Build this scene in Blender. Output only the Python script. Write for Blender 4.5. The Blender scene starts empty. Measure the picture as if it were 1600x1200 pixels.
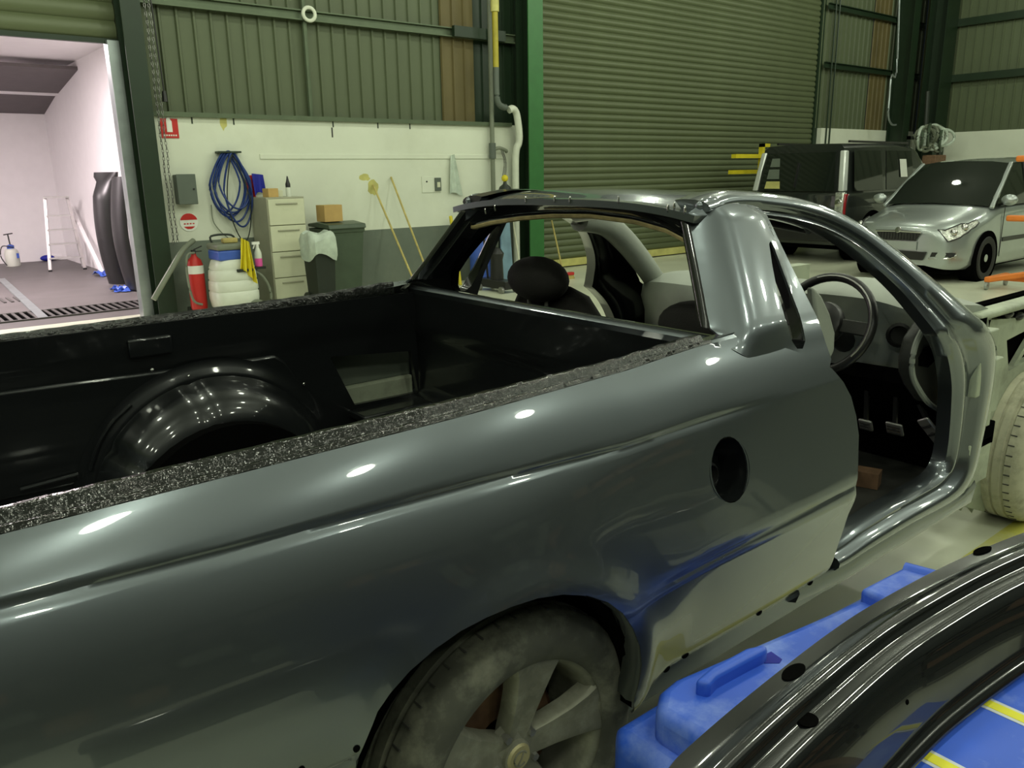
import bpy, bmesh, math, random
from mathutils import Vector, Matrix, geometry
import numpy as np

random.seed(7)
SC = bpy.context.scene
COL = SC.collection

# ---------------------------------------------------------------- camera
FPX = 1255.39
CAM = np.array((-0.9076, -1.9310, 1.52))
RT = np.array(((0.77501798, -0.17195712, 0.60809364),
               (-0.6317335, -0.18627253, 0.75247281),
               (-0.01612191, -0.96733308, -0.25299563)))   # columns: right, down, forward
cd = bpy.data.cameras.new('camera')
cd.sensor_width = 36.0
cd.lens = FPX / 1600 * 36
cd.clip_start = 0.02
cam = bpy.data.objects.new('camera', cd)
COL.objects.link(cam)
m = Matrix.Identity(4)
for i in range(3):
    m[i][0] = RT[i, 0]; m[i][1] = -RT[i, 1]; m[i][2] = -RT[i, 2]; m[i][3] = CAM[i]
cam.matrix_world = m
SC.camera = cam
# ---------------------------------------------------------------- world, exposure
w = bpy.data.worlds.new('world'); SC.world = w
w.use_nodes = True
w.node_tree.nodes['Background'].inputs[0].default_value = (0.004, 0.005, 0.008, 1)
w.node_tree.nodes['Background'].inputs[1].default_value = 1.0
SC.view_settings.view_transform = 'Standard'
SC.view_settings.look = 'None'
SC.view_settings.gamma = 1.0
SC.view_settings.use_curve_mapping = False
SC.view_settings.exposure = 0.0
LAMP_W = 80.0
LAMP_COL = (0.94, 1.0, 0.79)
BOOTH_W = 290.0
BOOTH_COL = (1.0, 0.86, 0.88)


def light(name, loc, size, power, col, spread=None, rot=(0, 0, 0)):
    l = bpy.data.lights.new(name, 'AREA')
    l.shape = 'RECTANGLE'; l.size, l.size_y = size
    l.energy = power; l.color = col
    if spread: l.spread = spread
    o = bpy.data.objects.new(name, l); COL.objects.link(o)
    o.location = loc; o.rotation_euler = rot
    return o


LAMPS = [(x, y) for x in (-5.6, -2.7, 0.2, 3.1, 6.0, 9.2, 12.6, 16.4) for y in (-6.2, -3.7, -1.2, 1.9, 4.9)]
for (x, y) in LAMPS:
    l = bpy.data.lights.new('high_bay_light', 'POINT'); l.energy = LAMP_W; l.color = LAMP_COL; l.shadow_soft_size = 0.15
    o = bpy.data.objects.new('high_bay_light', l); COL.objects.link(o); o.location = (x, y, 5.55)
for (x, y) in ((0.2, 10.4), (0.2, 14.2), (-2.6, 12.0)):
    light('booth_light', (x, y, 3.32), (1.2, 0.5), BOOTH_W, BOOTH_COL)


# ---------------------------------------------------------------- pixel -> point on a real plane
def ray(u, v):
    return RT @ np.array(((u - 800) / FPX, (v - 600) / FPX, 1.0))


def hit(u, v, ax, val):
    d = ray(u, v); t = (val - CAM[ax]) / d[ax]
    return Vector(CAM + t * d)


def hitp(u, v, p, n):
    d = ray(u, v); p = np.array(p); n = np.array(n)
    t = ((p - CAM) @ n) / (d @ n)
    return Vector(CAM + t * d)


# ---------------------------------------------------------------- materials
M = {}


def nd(t, kind, **kw):
    n = t.nodes.new(kind)
    for k, v in kw.items(): setattr(n, k, v)
    return n


def mat(name, col, rough=0.5, metal=0.0, coat=0.0, coat_rough=0.03, var=0.08, vscale=6.0, bump=0.0, bscale=60.0,
        spec=0.5, dirt=None, dirt_amt=0.0, dscale=3.0, rvar=0.0, trans=0.0, ior=1.45, emit=None, estr=0.0, alpha=1.0):
    mt = bpy.data.materials.new(name); mt.use_nodes = True
    t = mt.node_tree; b = t.nodes['Principled BSDF']; L = t.links.new
    b.inputs['Roughness'].default_value = rough
    b.inputs['Metallic'].default_value = metal
    b.inputs['Coat Weight'].default_value = coat
    b.inputs['Coat Roughness'].default_value = coat_rough
    b.inputs['Specular IOR Level'].default_value = spec
    b.inputs['Transmission Weight'].default_value = trans
    b.inputs['IOR'].default_value = ior
    b.inputs['Alpha'].default_value = alpha
    tc = nd(t, 'ShaderNodeTexCoord')
    c = (*col, 1.0)
    n1 = nd(t, 'ShaderNodeTexNoise'); n1.inputs['Scale'].default_value = vscale
    n1.inputs['Detail'].default_value = 5.0
    L(tc.outputs['Object'], n1.inputs['Vector'])
    r = nd(t, 'ShaderNodeMapRange')
    r.inputs['From Min'].default_value = 0.3; r.inputs['From Max'].default_value = 0.7
    r.inputs['To Min'].default_value = 1 - var; r.inputs['To Max'].default_value = 1 + var
    L(n1.outputs['Fac'], r.inputs['Value'])
    mx = nd(t, 'ShaderNodeVectorMath', operation='SCALE')
    mx.inputs[0].default_value = col
    L(r.outputs['Result'], mx.inputs['Scale'])
    out = mx.outputs['Vector']
    if dirt is not None:
        n2 = nd(t, 'ShaderNodeTexNoise'); n2.inputs['Scale'].default_value = dscale
        n2.inputs['Detail'].default_value = 8.0; n2.inputs['Roughness'].default_value = 0.65
        L(tc.outputs['Object'], n2.inputs['Vector'])
        r2 = nd(t, 'ShaderNodeMapRange')
        r2.inputs['From Min'].default_value = 0.48; r2.inputs['From Max'].default_value = 0.68
        r2.inputs['To Min'].default_value = 0.0; r2.inputs['To Max'].default_value = dirt_amt
        L(n2.outputs['Fac'], r2.inputs['Value'])
        mm = nd(t, 'ShaderNodeMix', data_type='RGBA')
        mm.inputs['B'].default_value = (*dirt, 1)
        L(r2.outputs['Result'], mm.inputs['Factor']); L(out, mm.inputs['A'])
        out = mm.outputs['Result']
    L(out, b.inputs['Base Color'])
    if rvar:
        r3 = nd(t, 'ShaderNodeMapRange')
        r3.inputs['From Min'].default_value = 0.3; r3.inputs['From Max'].default_value = 0.7
        r3.inputs['To Min'].default_value = max(0, rough - rvar); r3.inputs['To Max'].default_value = min(1, rough + rvar)
        L(n1.outputs['Fac'], r3.inputs['Value']); L(r3.outputs['Result'], b.inputs['Roughness'])
    if bump:
        n3 = nd(t, 'ShaderNodeTexNoise'); n3.inputs['Scale'].default_value = bscale
        n3.inputs['Detail'].default_value = 3.0
        L(tc.outputs['Object'], n3.inputs['Vector'])
        bm_ = nd(t, 'ShaderNodeBump'); bm_.inputs['Strength'].default_value = bump
        bm_.inputs['Distance'].default_value = 0.01
        L(n3.outputs['Fac'], bm_.inputs['Height']); L(bm_.outputs['Normal'], b.inputs['Normal'])
    if emit:
        b.inputs['Emission Color'].default_value = (*emit, 1); b.inputs['Emission Strength'].default_value = estr
    M[name] = mt
    return mt


mat('paint', (0.088, 0.101, 0.112), 0.18, metal=0.92, coat=1.0, coat_rough=0.02, var=0.03, vscale=3, bump=0.0)

# two metallic flake lobes under the clear coat
_t = M['paint'].node_tree; _b = _t.nodes['Principled BSDF']
_b2 = nd(_t, 'ShaderNodeBsdfPrincipled')
for _k, _v in (('Metallic', 0.95), ('Roughness', 0.40), ('Coat Weight', 1.0), ('Coat Roughness', 0.02)): _b2.inputs[_k].default_value = _v
_b2.inputs['Base Color'].default_value = (0.20, 0.226, 0.246, 1)
_b.inputs['Roughness'].default_value = 0.20
_mx = nd(_t, 'ShaderNodeMixShader'); _mx.inputs[0].default_value = 0.42
_t.links.new(_b.outputs[0], _mx.inputs[1]); _t.links.new(_b2.outputs[0], _mx.inputs[2])
_t.links.new(_mx.outputs[0], _t.nodes['Material Output'].inputs['Surface'])
mat('paint_shaded', (0.011, 0.0125, 0.0135), 0.30, metal=0.4, coat=0.7, coat_rough=0.06, var=0.05)  # body paint with the shade of unlit places put into its colour
mat('black_rail', (0.007, 0.008, 0.0075), 0.16, metal=0.0, var=0.2, vscale=40, bump=0.35, bscale=75, spec=0.6)
mat('black_paint', (0.006, 0.007, 0.008), 0.18, metal=0.2, coat=1.0, coat_rough=0.02, var=0.05)
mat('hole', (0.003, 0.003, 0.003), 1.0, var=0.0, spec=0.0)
mat('primer', (0.36, 0.40, 0.30), 0.55, var=0.12, vscale=5, dirt=(0.20, 0.21, 0.16), dirt_amt=0.6, dscale=9)
mat('seam', (0.05, 0.05, 0.045), 0.7)
mat('headlining', (0.42, 0.34, 0.16), 0.75, var=0.25, vscale=25)
mat('trim_grey', (0.30, 0.325, 0.285), 0.55, var=0.10, bump=0.12, bscale=300)
mat('trim_dark', (0.035, 0.036, 0.033), 0.5, var=0.12, bump=0.1, bscale=300)
mat('seat_cloth', (0.014, 0.013, 0.012), 0.9, var=0.2, bump=0.2, bscale=200)
mat('black_plastic', (0.016, 0.016, 0.016), 0.38, var=0.1)
mat('rubber', (0.085, 0.087, 0.070), 0.75, var=0.25, vscale=14, dirt=(0.26, 0.26, 0.20), dirt_amt=0.75, dscale=7)
mat('black_rubber', (0.022, 0.022, 0.021), 0.7, var=0.2)
mat('tyre_oversprayed', (0.46, 0.45, 0.33), 0.75, var=0.14, vscale=9, dirt=(0.16, 0.15, 0.10), dirt_amt=0.6, dscale=10)
mat('alloy', (0.22, 0.22, 0.175), 0.5, metal=0.35, var=0.22, vscale=12, dirt=(0.42, 0.42, 0.34), dirt_amt=0.6, dscale=14)
mat('hub_cap', (0.40, 0.36, 0.20), 0.45, metal=0.3, var=0.15)
mat('chrome', (0.6, 0.6, 0.58), 0.18, metal=1.0, var=0.05)
mat('steel', (0.35, 0.35, 0.33), 0.4, metal=0.8, var=0.12)
mat('rust', (0.16, 0.09, 0.05), 0.7, var=0.3, vscale=20)
mat('glass_dark', (0.012, 0.016, 0.012), 0.04, coat=0.0, spec=0.6, var=0.0)
mat('floor_concrete', (0.62, 0.64, 0.50), 0.34, var=0.07, vscale=1.2, dirt=(0.40, 0.41, 0.31), dirt_amt=0.35, dscale=1.1, rvar=0.06)
mat('wall_white', (0.66, 0.69, 0.58), 0.7, var=0.05, vscale=1.5, dirt=(0.50, 0.52, 0.40), dirt_amt=0.35, dscale=0.9)
mat('wall_grey', (0.125, 0.15, 0.12), 0.6, var=0.10, vscale=2.0, dirt=(0.22, 0.24, 0.19), dirt_amt=0.3, dscale=1.6)
mat('cladding', (0.088, 0.108, 0.058), 0.55, var=0.07, vscale=1.2)
mat('cladding_stained', (0.115, 0.092, 0.034), 0.6, var=0.18, vscale=1.6)
mat('girt', (0.095, 0.125, 0.075), 0.5, metal=0.3, var=0.10)
mat('dark_green', (0.010, 0.024, 0.010), 0.45, var=0.10)
mat('green', (0.032, 0.135, 0.036), 0.42, var=0.07)
mat('door_slat', (0.100, 0.120, 0.060), 0.45, metal=0.1, var=0.06, vscale=2.0)
mat('galv', (0.33, 0.37, 0.37), 0.35, metal=0.7, var=0.12)
mat('ceiling', (0.16, 0.165, 0.15), 0.7, var=0.06)
mat('booth_white', (0.80, 0.78, 0.78), 0.5, var=0.02)
mat('booth_dark', (0.13, 0.115, 0.115), 0.7, var=0.06)
mat('booth_floor', (0.112, 0.102, 0.100), 0.5, var=0.10, vscale=2.5, dirt=(0.10, 0.09, 0.085), dirt_amt=0.5, dscale=1.7)
mat('grate', (0.10, 0.095, 0.09), 0.5, metal=0.5, var=0.1)
mat('fire_red', (0.50, 0.022, 0.018), 0.4, var=0.06)
mat('sign_white', (0.75, 0.76, 0.70), 0.5, var=0.03)
mat('blue_hose', (0.012, 0.035, 0.17), 0.4, var=0.12)
mat('blue_cloth', (0.012, 0.018, 0.30), 0.7, var=0.15)
mat('blue_bin', (0.030, 0.105, 0.62), 0.42, var=0.12, vscale=4, dirt=(0.34, 0.45, 0.80), dirt_amt=0.55, dscale=5)
mat('navy_bin', (0.010, 0.020, 0.075), 0.45, var=0.1)
mat('pipe_yellow', (0.38, 0.32, 0.03), 0.5, var=0.15)
mat('silver_highlight', (0.72, 0.75, 0.73), 0.3, metal=0.4, coat=1.0, var=0.03)  # silver lightened to carry the pillar's bright reflection in its colour
mat('yellow_tape', (0.70, 0.66, 0.03), 0.45, var=0.10)
mat('tape_edge', (0.55, 0.58, 0.62), 0.5, var=0.1)
mat('yellow', (0.62, 0.52, 0.02), 0.5, var=0.12)
mat('orange', (0.72, 0.20, 0.03), 0.5, var=0.1)
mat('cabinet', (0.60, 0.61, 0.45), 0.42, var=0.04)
mat('cabinet_shaded', (0.34, 0.34, 0.25), 0.45, var=0.05)  # cabinet cream darkened for the side turned from the light
mat('carton', (0.50, 0.33, 0.12), 0.8, var=0.10)
mat('white_plastic', (0.66, 0.69, 0.60), 0.4, var=0.05)
mat('bag', (0.48, 0.55, 0.47), 0.35, var=0.15, vscale=12, bump=0.4, bscale=14)
mat('bin_green', (0.060, 0.085, 0.055), 0.4, var=0.12)
mat('bin_dark', (0.016, 0.022, 0.016), 0.45, var=0.12)
mat('pink', (0.75, 0.10, 0.38), 0.4, var=0.1)
mat('wood', (0.46, 0.38, 0.13), 0.6, var=0.2, vscale=10)
mat('box_grey', (0.095, 0.115, 0.095), 0.5, var=0.06)
mat('pipe_grey', (0.17, 0.19, 0.14), 0.5, var=0.10)
mat('pipe_white', (0.62, 0.65, 0.55), 0.4, var=0.06)
mat('silver_paint', (0.42, 0.46, 0.45), 0.32, metal=0.65, coat=1.0, coat_rough=0.03, var=0.03)
mat('suv_paint', (0.020, 0.024, 0.022), 0.3, metal=0.3, coat=1.0, coat_rough=0.03, var=0.03)
mat('lamp_glass', (0.50, 0.52, 0.47), 0.14, metal=0.5, coat=1.0, var=0.55, vscale=22, bump=0.7, bscale=45)
mat('red_lens', (0.30, 0.008, 0.014), 0.15, coat=1.0, var=0.1)
mat('paper', (0.72, 0.74, 0.66), 0.6, var=0.03)
mat('light_blue', (0.16, 0.26, 0.34), 0.5, var=0.2)
mat('mid_blue', (0.05, 0.11, 0.46), 0.4, var=0.12)
mat('lamp_lens', (0.9, 0.9, 0.85), 0.4, emit=LAMP_COL, estr=6.0, var=0.0)
mat('booth_lens', (0.9, 0.9, 0.9), 0.4, emit=BOOTH_COL, estr=10.0, var=0.0)
mat('stain', (0.50, 0.47, 0.16), 0.8, var=0.2)
mat('stain_yellow', (0.52, 0.50, 0.10), 0.45, var=0.15, vscale=4, dirt=(0.5, 0.5, 0.36), dirt_amt=0.8, dscale=3)
mat('ladder_alloy', (0.55, 0.53, 0.52), 0.35, metal=0.5, var=0.08)


# ---------------------------------------------------------------- mesh building
class MB:
    def __init__(s): s.v = []; s.f = []

    def add(s, vs, fs):
        o = len(s.v); s.v += [tuple(p) for p in vs]; s.f += [tuple(i + o for i in f) for f in fs]
        return s

    def box(s, lo, hi, rz=0.0, c=None, taper=1.0):
        x0, y0, z0 = lo; x1, y1, z1 = hi
        vs = [(x0, y0, z0), (x1, y0, z0), (x1, y1, z0), (x0, y1, z0), (x0, y0, z1), (x1, y0, z1), (x1, y1, z1), (x0, y1, z1)]
        if taper != 1.0:
            mx, my = (x0 + x1) / 2, (y0 + y1) / 2
            vs = [((x - mx) * (taper if z == z0 else 1) + mx, (y - my) * (taper if z == z0 else 1) + my, z) for x, y, z in vs]
        if rz:
            cx, cy = c if c else ((x0 + x1) / 2, (y0 + y1) / 2)
            ca, sa = math.cos(rz), math.sin(rz)
            vs = [(cx + (x - cx) * ca - (y - cy) * sa, cy + (x - cx) * sa + (y - cy) * ca, z) for x, y, z in vs]
        return s.add(vs, [(0, 3, 2, 1), (4, 5, 6, 7), (0, 1, 5, 4), (1, 2, 6, 5), (2, 3, 7, 6), (3, 0, 4, 7)])

    def bar(s, a, b, w, h, up=(0, 0, 1)):
        a, b = Vector(a), Vector(b); d = (b - a).normalized(); up = Vector(up)
        if abs(d.dot(up)) > 0.98: up = Vector((0, 1, 0))
        r = d.cross(up).normalized(); u = r.cross(d).normalized()
        vs = []
        for p in (a, b):
            for i, j in ((-1, -1), (1, -1), (1, 1), (-1, 1)): vs.append(p + r * (i * w / 2) + u * (j * h / 2))
        return s.add(vs, [(0, 1, 2, 3), (7, 6, 5, 4), (0, 4, 5, 1), (1, 5, 6, 2), (2, 6, 7, 3), (3, 7, 4, 0)])

    def sweep(s, pts, prof, up=(0, 0, 1), closed=False, caps=True, scale=None, ups=None):
        """prof: list of (a,b) offsets along (right, up) of the path frame"""
        pts = [Vector(p) for p in pts]; n = len(pts); k = len(prof); vs = []
        for i, p in enumerate(pts):
            if closed: d = pts[(i + 1) % n] - pts[i - 1]
            else: d = pts[min(i + 1, n - 1)] - pts[max(i - 1, 0)]
            d.normalize()
            U = Vector(ups[i]) if ups else Vector(up)
            if abs(d.dot(U)) > 0.995: U = Vector((0.03, 1, 0.02))
            r = d.cross(U).normalized(); u = r.cross(d).normalized()
            sc = scale[i] if scale else 1.0
            for a, b in prof: vs.append(p + r * a * sc + u * b * sc)
        fs = []
        for i in range(n if closed else n - 1):
            j = (i + 1) % n
            for q in range(k):
                q2 = (q + 1) % k
                fs.append((i * k + q, i * k + q2, j * k + q2, j * k + q))
        if caps and not closed:
            fs.append(tuple(range(k - 1, -1, -1))); fs.append(tuple((n - 1) * k + q for q in range(k)))
        return s.add(vs, fs)

    def tube(s, pts, r, n=8, closed=False, scale=None):
        prof = [(r * math.cos(2 * math.pi * i / n), r * math.sin(2 * math.pi * i / n)) for i in range(n)]
        return s.sweep(pts, prof, closed=closed, scale=scale)

    def cyl(s, a, b, r0, r1=None, n=16):
        r1 = r0 if r1 is None else r1
        a, b = Vector(a), Vector(b); d = (b - a).normalized()
        U = Vector((0, 0, 1)) if abs(d.z) < 0.9 else Vector((1, 0, 0))
        r = d.cross(U).normalized(); u = r.cross(d)
        vs = []
        for p, rr in ((a, r0), (b, r1)):
            for i in range(n):
                t = 2 * math.pi * i / n
                vs.append(p + r * rr * math.cos(t) + u * rr * math.sin(t))
        fs = [(i, (i + 1) % n, n + (i + 1) % n, n + i) for i in range(n)]
        fs.append(tuple(range(n - 1, -1, -1))); fs.append(tuple(range(n, 2 * n)))
        return s.add(vs, fs)

    def lathe(s, prof, o=(0, 0, 0), ax=(0, 0, 1), n=24, closed=False):
        """prof: list of (r, h) along axis"""
        o = Vector(o); d = Vector(ax).normalized()
        U = Vector((0, 0, 1)) if abs(d.z) < 0.9 else Vector((1, 0, 0))
        r = d.cross(U).normalized(); u = r.cross(d); k = len(prof); vs = []
        for i in range(n):
            t = 2 * math.pi * i / n; e = r * math.cos(t) + u * math.sin(t)
            for (rr, h) in prof: vs.append(o + e * rr + d * h)
        fs = []
        for i in range(n):
            j = (i + 1) % n
            for q in range(k if closed else k - 1):
                q2 = (q + 1) % k
                fs.append((i * k + q, j * k + q, j * k + q2, i * k + q2))
        return s.add(vs, fs)

    def grid(s, rows, flip=False):
        """rows: list of lists of points"""
        n, k = len(rows), len(rows[0])
        vs = [p for r in rows for p in r]
        fs = []
        for i in range(n - 1):
            for j in range(k - 1):
                f = (i * k + j, i * k + j + 1, (i + 1) * k + j + 1, (i + 1) * k + j)
                fs.append(f[::-1] if flip else f)
        return s.add(vs, fs)

    def ball(s, c, r, n=14, m_=9):
        c = Vector(c); rx, ry, rz = (r, r, r) if isinstance(r, (int, float)) else r
        rows = []
        for i in range(m_ + 1):
            a = math.pi * i / m_
            rows.append([(c.x + rx * math.sin(a) * math.cos(2 * math.pi * j / n), c.y + ry * math.sin(a) * math.sin(2 * math.pi * j / n),
                          c.z + rz * math.cos(a)) for j in range(n + 1)])
        return s.grid(rows, True)

    def prism(s, poly, off):
        """extrude a planar polygon (list of 3D points) by the vector off"""
        k = len(poly); off = Vector(off); p = [Vector(q) for q in poly]
        vs = p + [q + off for q in p]
        fs = [tuple(range(k - 1, -1, -1)), tuple(range(k, 2 * k))] + [(i, (i + 1) % k, k + (i + 1) % k, k + i) for i in range(k)]
        return s.add(vs, fs)

    def build(s, name, mt, parent=None, smooth=40, bevel=0.0, segs=2, sub=0, loc=None, rot=None, solid=0.0, merge=True):
        me = bpy.data.meshes.new(name)
        me.from_pydata([tuple(p) for p in s.v], [], s.f)
        b = bmesh.new(); b.from_mesh(me)
        if merge: bmesh.ops.remove_doubles(b, verts=b.verts, dist=1e-5)
        bmesh.ops.recalc_face_normals(b, faces=b.faces)
        b.to_mesh(me); b.free()
        mt = M[mt] if isinstance(mt, str) else mt
        me.materials.append(mt)
        if smooth:
            me.shade_smooth(); me.set_sharp_from_angle(angle=math.radians(smooth))
        o = bpy.data.objects.new(name, me); COL.objects.link(o)
        if parent is not None: o.parent = parent
        if loc is not None: o.location = loc
        if rot is not None: o.rotation_euler = rot
        if solid:
            q = o.modifiers.new('thick', 'SOLIDIFY'); q.thickness = abs(solid); q.offset = -1 if solid > 0 else 1
            q = o.modifiers.new('split', 'EDGE_SPLIT'); q.split_angle = math.radians(55)
        if bevel:
            q = o.modifiers.new('bevel', 'BEVEL'); q.width = bevel; q.segments = segs; q.limit_method = 'ANGLE'
            q.angle_limit = math.radians(35); q.harden_normals = False
        if sub:
            q = o.modifiers.new('sub', 'SUBSURF'); q.levels = sub; q.render_levels = sub
        return o


def tag(o, label, cat, group=None, kind=None):
    o['label'] = label; o['category'] = cat
    if group: o['group'] = group
    if kind: o['kind'] = kind
    return o


def struct(o, label=None):
    o['kind'] = 'structure'
    if label: o['label'] = label
    return o


def thing(name, label, cat, loc=(0, 0, 0), rz=0.0, group=None):
    o = bpy.data.objects.new(name, None); COL.objects.link(o)
    o.location = loc; o.rotation_euler = (0, 0, rz); o.empty_display_size = 0.1
    return tag(o, label, cat, group)


def lbl(o, s):
    o['label'] = s; return o


def share(o, parent=None, loc=None, rot=None):
    c = o.copy(); COL.objects.link(c)
    if parent is not None: c.parent = parent
    if loc is not None: c.location = loc
    if rot is not None: c.rotation_euler = rot
    return c


def smoothpath(pts, n=6):
    """Catmull-Rom through the points"""
    p = [Vector(q) for q in pts]; out = []
    for i in range(len(p) - 1):
        p0, p1, p2, p3 = p[max(i - 1, 0)], p[i], p[i + 1], p[min(i + 2, len(p) - 1)]
        for k in range(n):
            t = k / n
            out.append(0.5 * ((2 * p1) + (p2 - p0) * t + (2 * p0 - 5 * p1 + 4 * p2 - p3) * t * t + (3 * p1 - p0 - 3 * p2 + p3) * t ** 3))
    out.append(p[-1])
    return out


def inpoly(px, py, poly):
    c = False; n = len(poly); j = n - 1
    for i in range(n):
        xi, yi = poly[i]; xj, yj = poly[j]
        if (yi > py) != (yj > py) and px < (xj - xi) * (py - yi) / (yj - yi) + xi: c = not c
        j = i
    return c


def seglist(poly, step):
    out = []
    for i in range(len(poly)):
        a, b = poly[i], poly[(i + 1) % len(poly)]
        d = math.hypot(b[0] - a[0], b[1] - a[1]); k = max(1, int(d / step))
        for q in range(k): out.append((a[0] + (b[0] - a[0]) * q / k, a[1] + (b[1] - a[1]) * q / k))
    return out


def cdt_panel(outline, holes, surf, step, step2=None, zlines=()):
    """panel cut to an outline with holes, lifted to 3D by surf(a, b)"""
    step2 = step2 or step
    loops = [seglist(outline, step * 0.8)] + [seglist(h, step * 0.6) for h in holes]
    pts = []; edges = []
    for lp in loops:
        o = len(pts); k = len(lp)
        pts += lp; edges += [(o + i, o + (i + 1) % k) for i in range(k)]
    xs = [p[0] for p in loops[0]]; ys = [p[1] for p in loops[0]]
    bpts = np.array(pts)
    a = min(xs); row = 0
    while a < max(xs):
        ys_ = list(np.arange(min(ys), max(ys), step2)) + [z(a) for z in zlines]
        for b in ys_:
            if inpoly(a, b, loops[0]) and not any(inpoly(a, b, h) for h in loops[1:]):
                if np.min((bpts[:, 0] - a) ** 2 + (bpts[:, 1] - b) ** 2) > (0.35 * min(step, step2)) ** 2: pts.append((a, b))
        a += step
    vs, es, fs, _, _, _ = geometry.delaunay_2d_cdt([Vector(p) for p in pts], edges, [], 0, 1e-6)
    keep = []
    for f in fs:
        cx = sum(vs[i].x for i in f) / 3; cy = sum(vs[i].y for i in f) / 3
        if inpoly(cx, cy, loops[0]) and not any(inpoly(cx, cy, h) for h in loops[1:]): keep.append(tuple(f))
    mb = MB(); mb.add([surf(p.x, p.y) for p in vs], keep)
    return mb


# ================================================================ THE SHED
XL, XR, YB, YF, HT = -8.0, 19.7, 7.8, -9.0, 6.4
fl = MB()
fl.box((XL, YF, -0.12), (XR, YB + 0.25, 0.0))
struct(fl.build('floor', 'floor_concrete', smooth=0), 'pale sealed concrete workshop floor')
for (y0, y1) in ((-0.875, -0.775), (-1.68, -1.58)):
    MB().box((-6.0, y0, 0.0), (5.2, y1, 0.0015)).build('floor_line', 'stain_yellow', bpy.data.objects['floor'], smooth=0)
struct(MB().box((XL, YF, HT), (XR, YB + 0.4, HT + 0.1)).build('ceiling', 'ceiling', smooth=0))
struct(MB().box((XL - 0.2, YF, 0), (XL, YB + 0.3, HT)).build('wall_left', 'cladding', smooth=0))
wf = MB(); wf.box((XL, YF - 0.2, 0), (XR, YF, 2.3)); wf2 = MB(); wf2.box((XL, YF - 0.25, 2.3), (XR, YF - 0.05, HT))
o = struct(wf.build('wall_front', 'bin_dark', smooth=0)); wf2.build('cladding', 'bin_dark', o, smooth=0)

# back wall: painted concrete lower part with a grey dado, clad upper part
wb = struct(MB().box((1.80, YB, 0.82), (7.30, YB + 0.18, 2.22)).build('wall_back', 'wall_white', smooth=0), 'white painted concrete wall with grey dado and ribbed green cladding above')
MB().box((1.80, YB, 0.0), (7.30, YB + 0.18, 0.82)).build('dado', 'wall_grey', wb, smooth=0)
MB().box((3.10, YB - 0.014, 1.74), (6.9, YB + 0.01, 1.80)).build('ledge', 'wall_white', wb, smooth=0, bevel=0.005)
MB().box((1.80, YB - 0.05, 2.20), (7.0, YB + 0.14, 2.25)).build('capping', 'girt', wb, smooth=0)


def sheet_profile(x0, width, y, pitch=0.19):
    pr = []; n = int(round(width / pitch))
    for i in range(n):
        a = x0 + i * pitch
        pr += [(a, y), (a + 0.012, y - 0.028), (a + 0.034, y - 0.028), (a + 0.046, y)]
    pr.append((x0 + width, y))
    return pr


def cladding_sheets(x0, x1, y, z0, z1, parent, mt='cladding', w_=0.76):
    x = x0
    while x < x1 - 0.05:
        ww = min(w_, x1 - x)
        ww = max(0.19, round(ww / 0.19) * 0.19)
        pr = sheet_profile(0, ww, 0)
        b = MB(); b.grid([[(px, py, z) for px, py in pr] for z in (z0, z1)])
        b.build('cladding_sheet', mt, parent, smooth=0, loc=(x, y, 0))
        x += ww


cladding_sheets(1.55, 5.86, YB + 0.12, 2.22, HT, wb)
cladding_sheets(5.86, 6.40, YB + 0.10, 2.22, HT, wb, 'cladding_stained')
cladding_sheets(6.40, 7.3, YB + 0.14, 2.22, HT, wb, 'dark_green')  # dark green stands in for the shaded recess beside the column


def girt(x0, x1, y, z, parent, mt='girt'):
    b = MB(); b.sweep([(x0, y, z), (x1, y, z)], [(-0.03, -0.06), (0.03, -0.06), (0.03, -0.045), (-0.018, -0.045), (-0.018, 0.045), (0.03, 0.045), (0.03, 0.06), (-0.03, 0.06)])
    return b.build('girt', mt, parent, smooth=0)


for z in (3.42, 4.7, 5.9): girt(1.8, 7.2, YB + 0.03, z, wb)
# girt cleat, conduit down the wall and cable ring
b = MB(); b.box((6.0, YB - 0.06, 3.36), (6.9, YB - 0.0, 3.50)); b.build('girt_cleat', 'dark_green', wb, smooth=0)
xr = hit(483, 22, 1, YB - 0.03)
MB().lathe([(0.075 + 0.022 * math.cos(a), 0.022 * math.sin(a)) for a in np.linspace(0, 2 * math.pi, 9)], tuple(xr), (0.1, 1, 0), 20).build('cable_ring', 'wall_white', wb)
MB().cyl((xr.x - 0.03, YB + 0.06, 2.25), (xr.x - 0.03, YB + 0.06, HT), 0.03, n=8).build('wall_conduit', 'girt', wb)

# portal columns
def column(x0, x1, y0, y1, mt, mtf, label, name='column'):
    t = thing(name, label, 'column', ((x0 + x1) / 2, (y0 + y1) / 2, 0))
    hx, hy = (x1 - x0) / 2, (y1 - y0) / 2
    MB().box((-hx, -hy, 0), (hx, -hy + 0.02, HT)).build('flange', mtf, t, smooth=0)
    MB().box((-hx, hy - 0.02, 0), (hx, hy, HT)).build('flange', mt, t, smooth=0)
    MB().box((-0.008, -hy + 0.02, 0), (0.008, hy - 0.02, HT)).build('web', mt, t, smooth=0)
    MB().box((-hx - 0.03, -hy - 0.03, 0), (hx + 0.03, hy, 0.02)).build('base_plate', mt, t, smooth=0)
    return t


c1 = column(7.12, 7.40, 7.50, 7.79, 'dark_green', 'green', 'bright green steel column beside the big roller door and white drain pipe')  # web and rear flange coloured dark for the column's shaded side
c2 = column(1.66, 1.86, 7.55, 7.79, 'dark_green', 'dark_green', 'dark green steel column between the spray booth opening and the chain')

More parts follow.
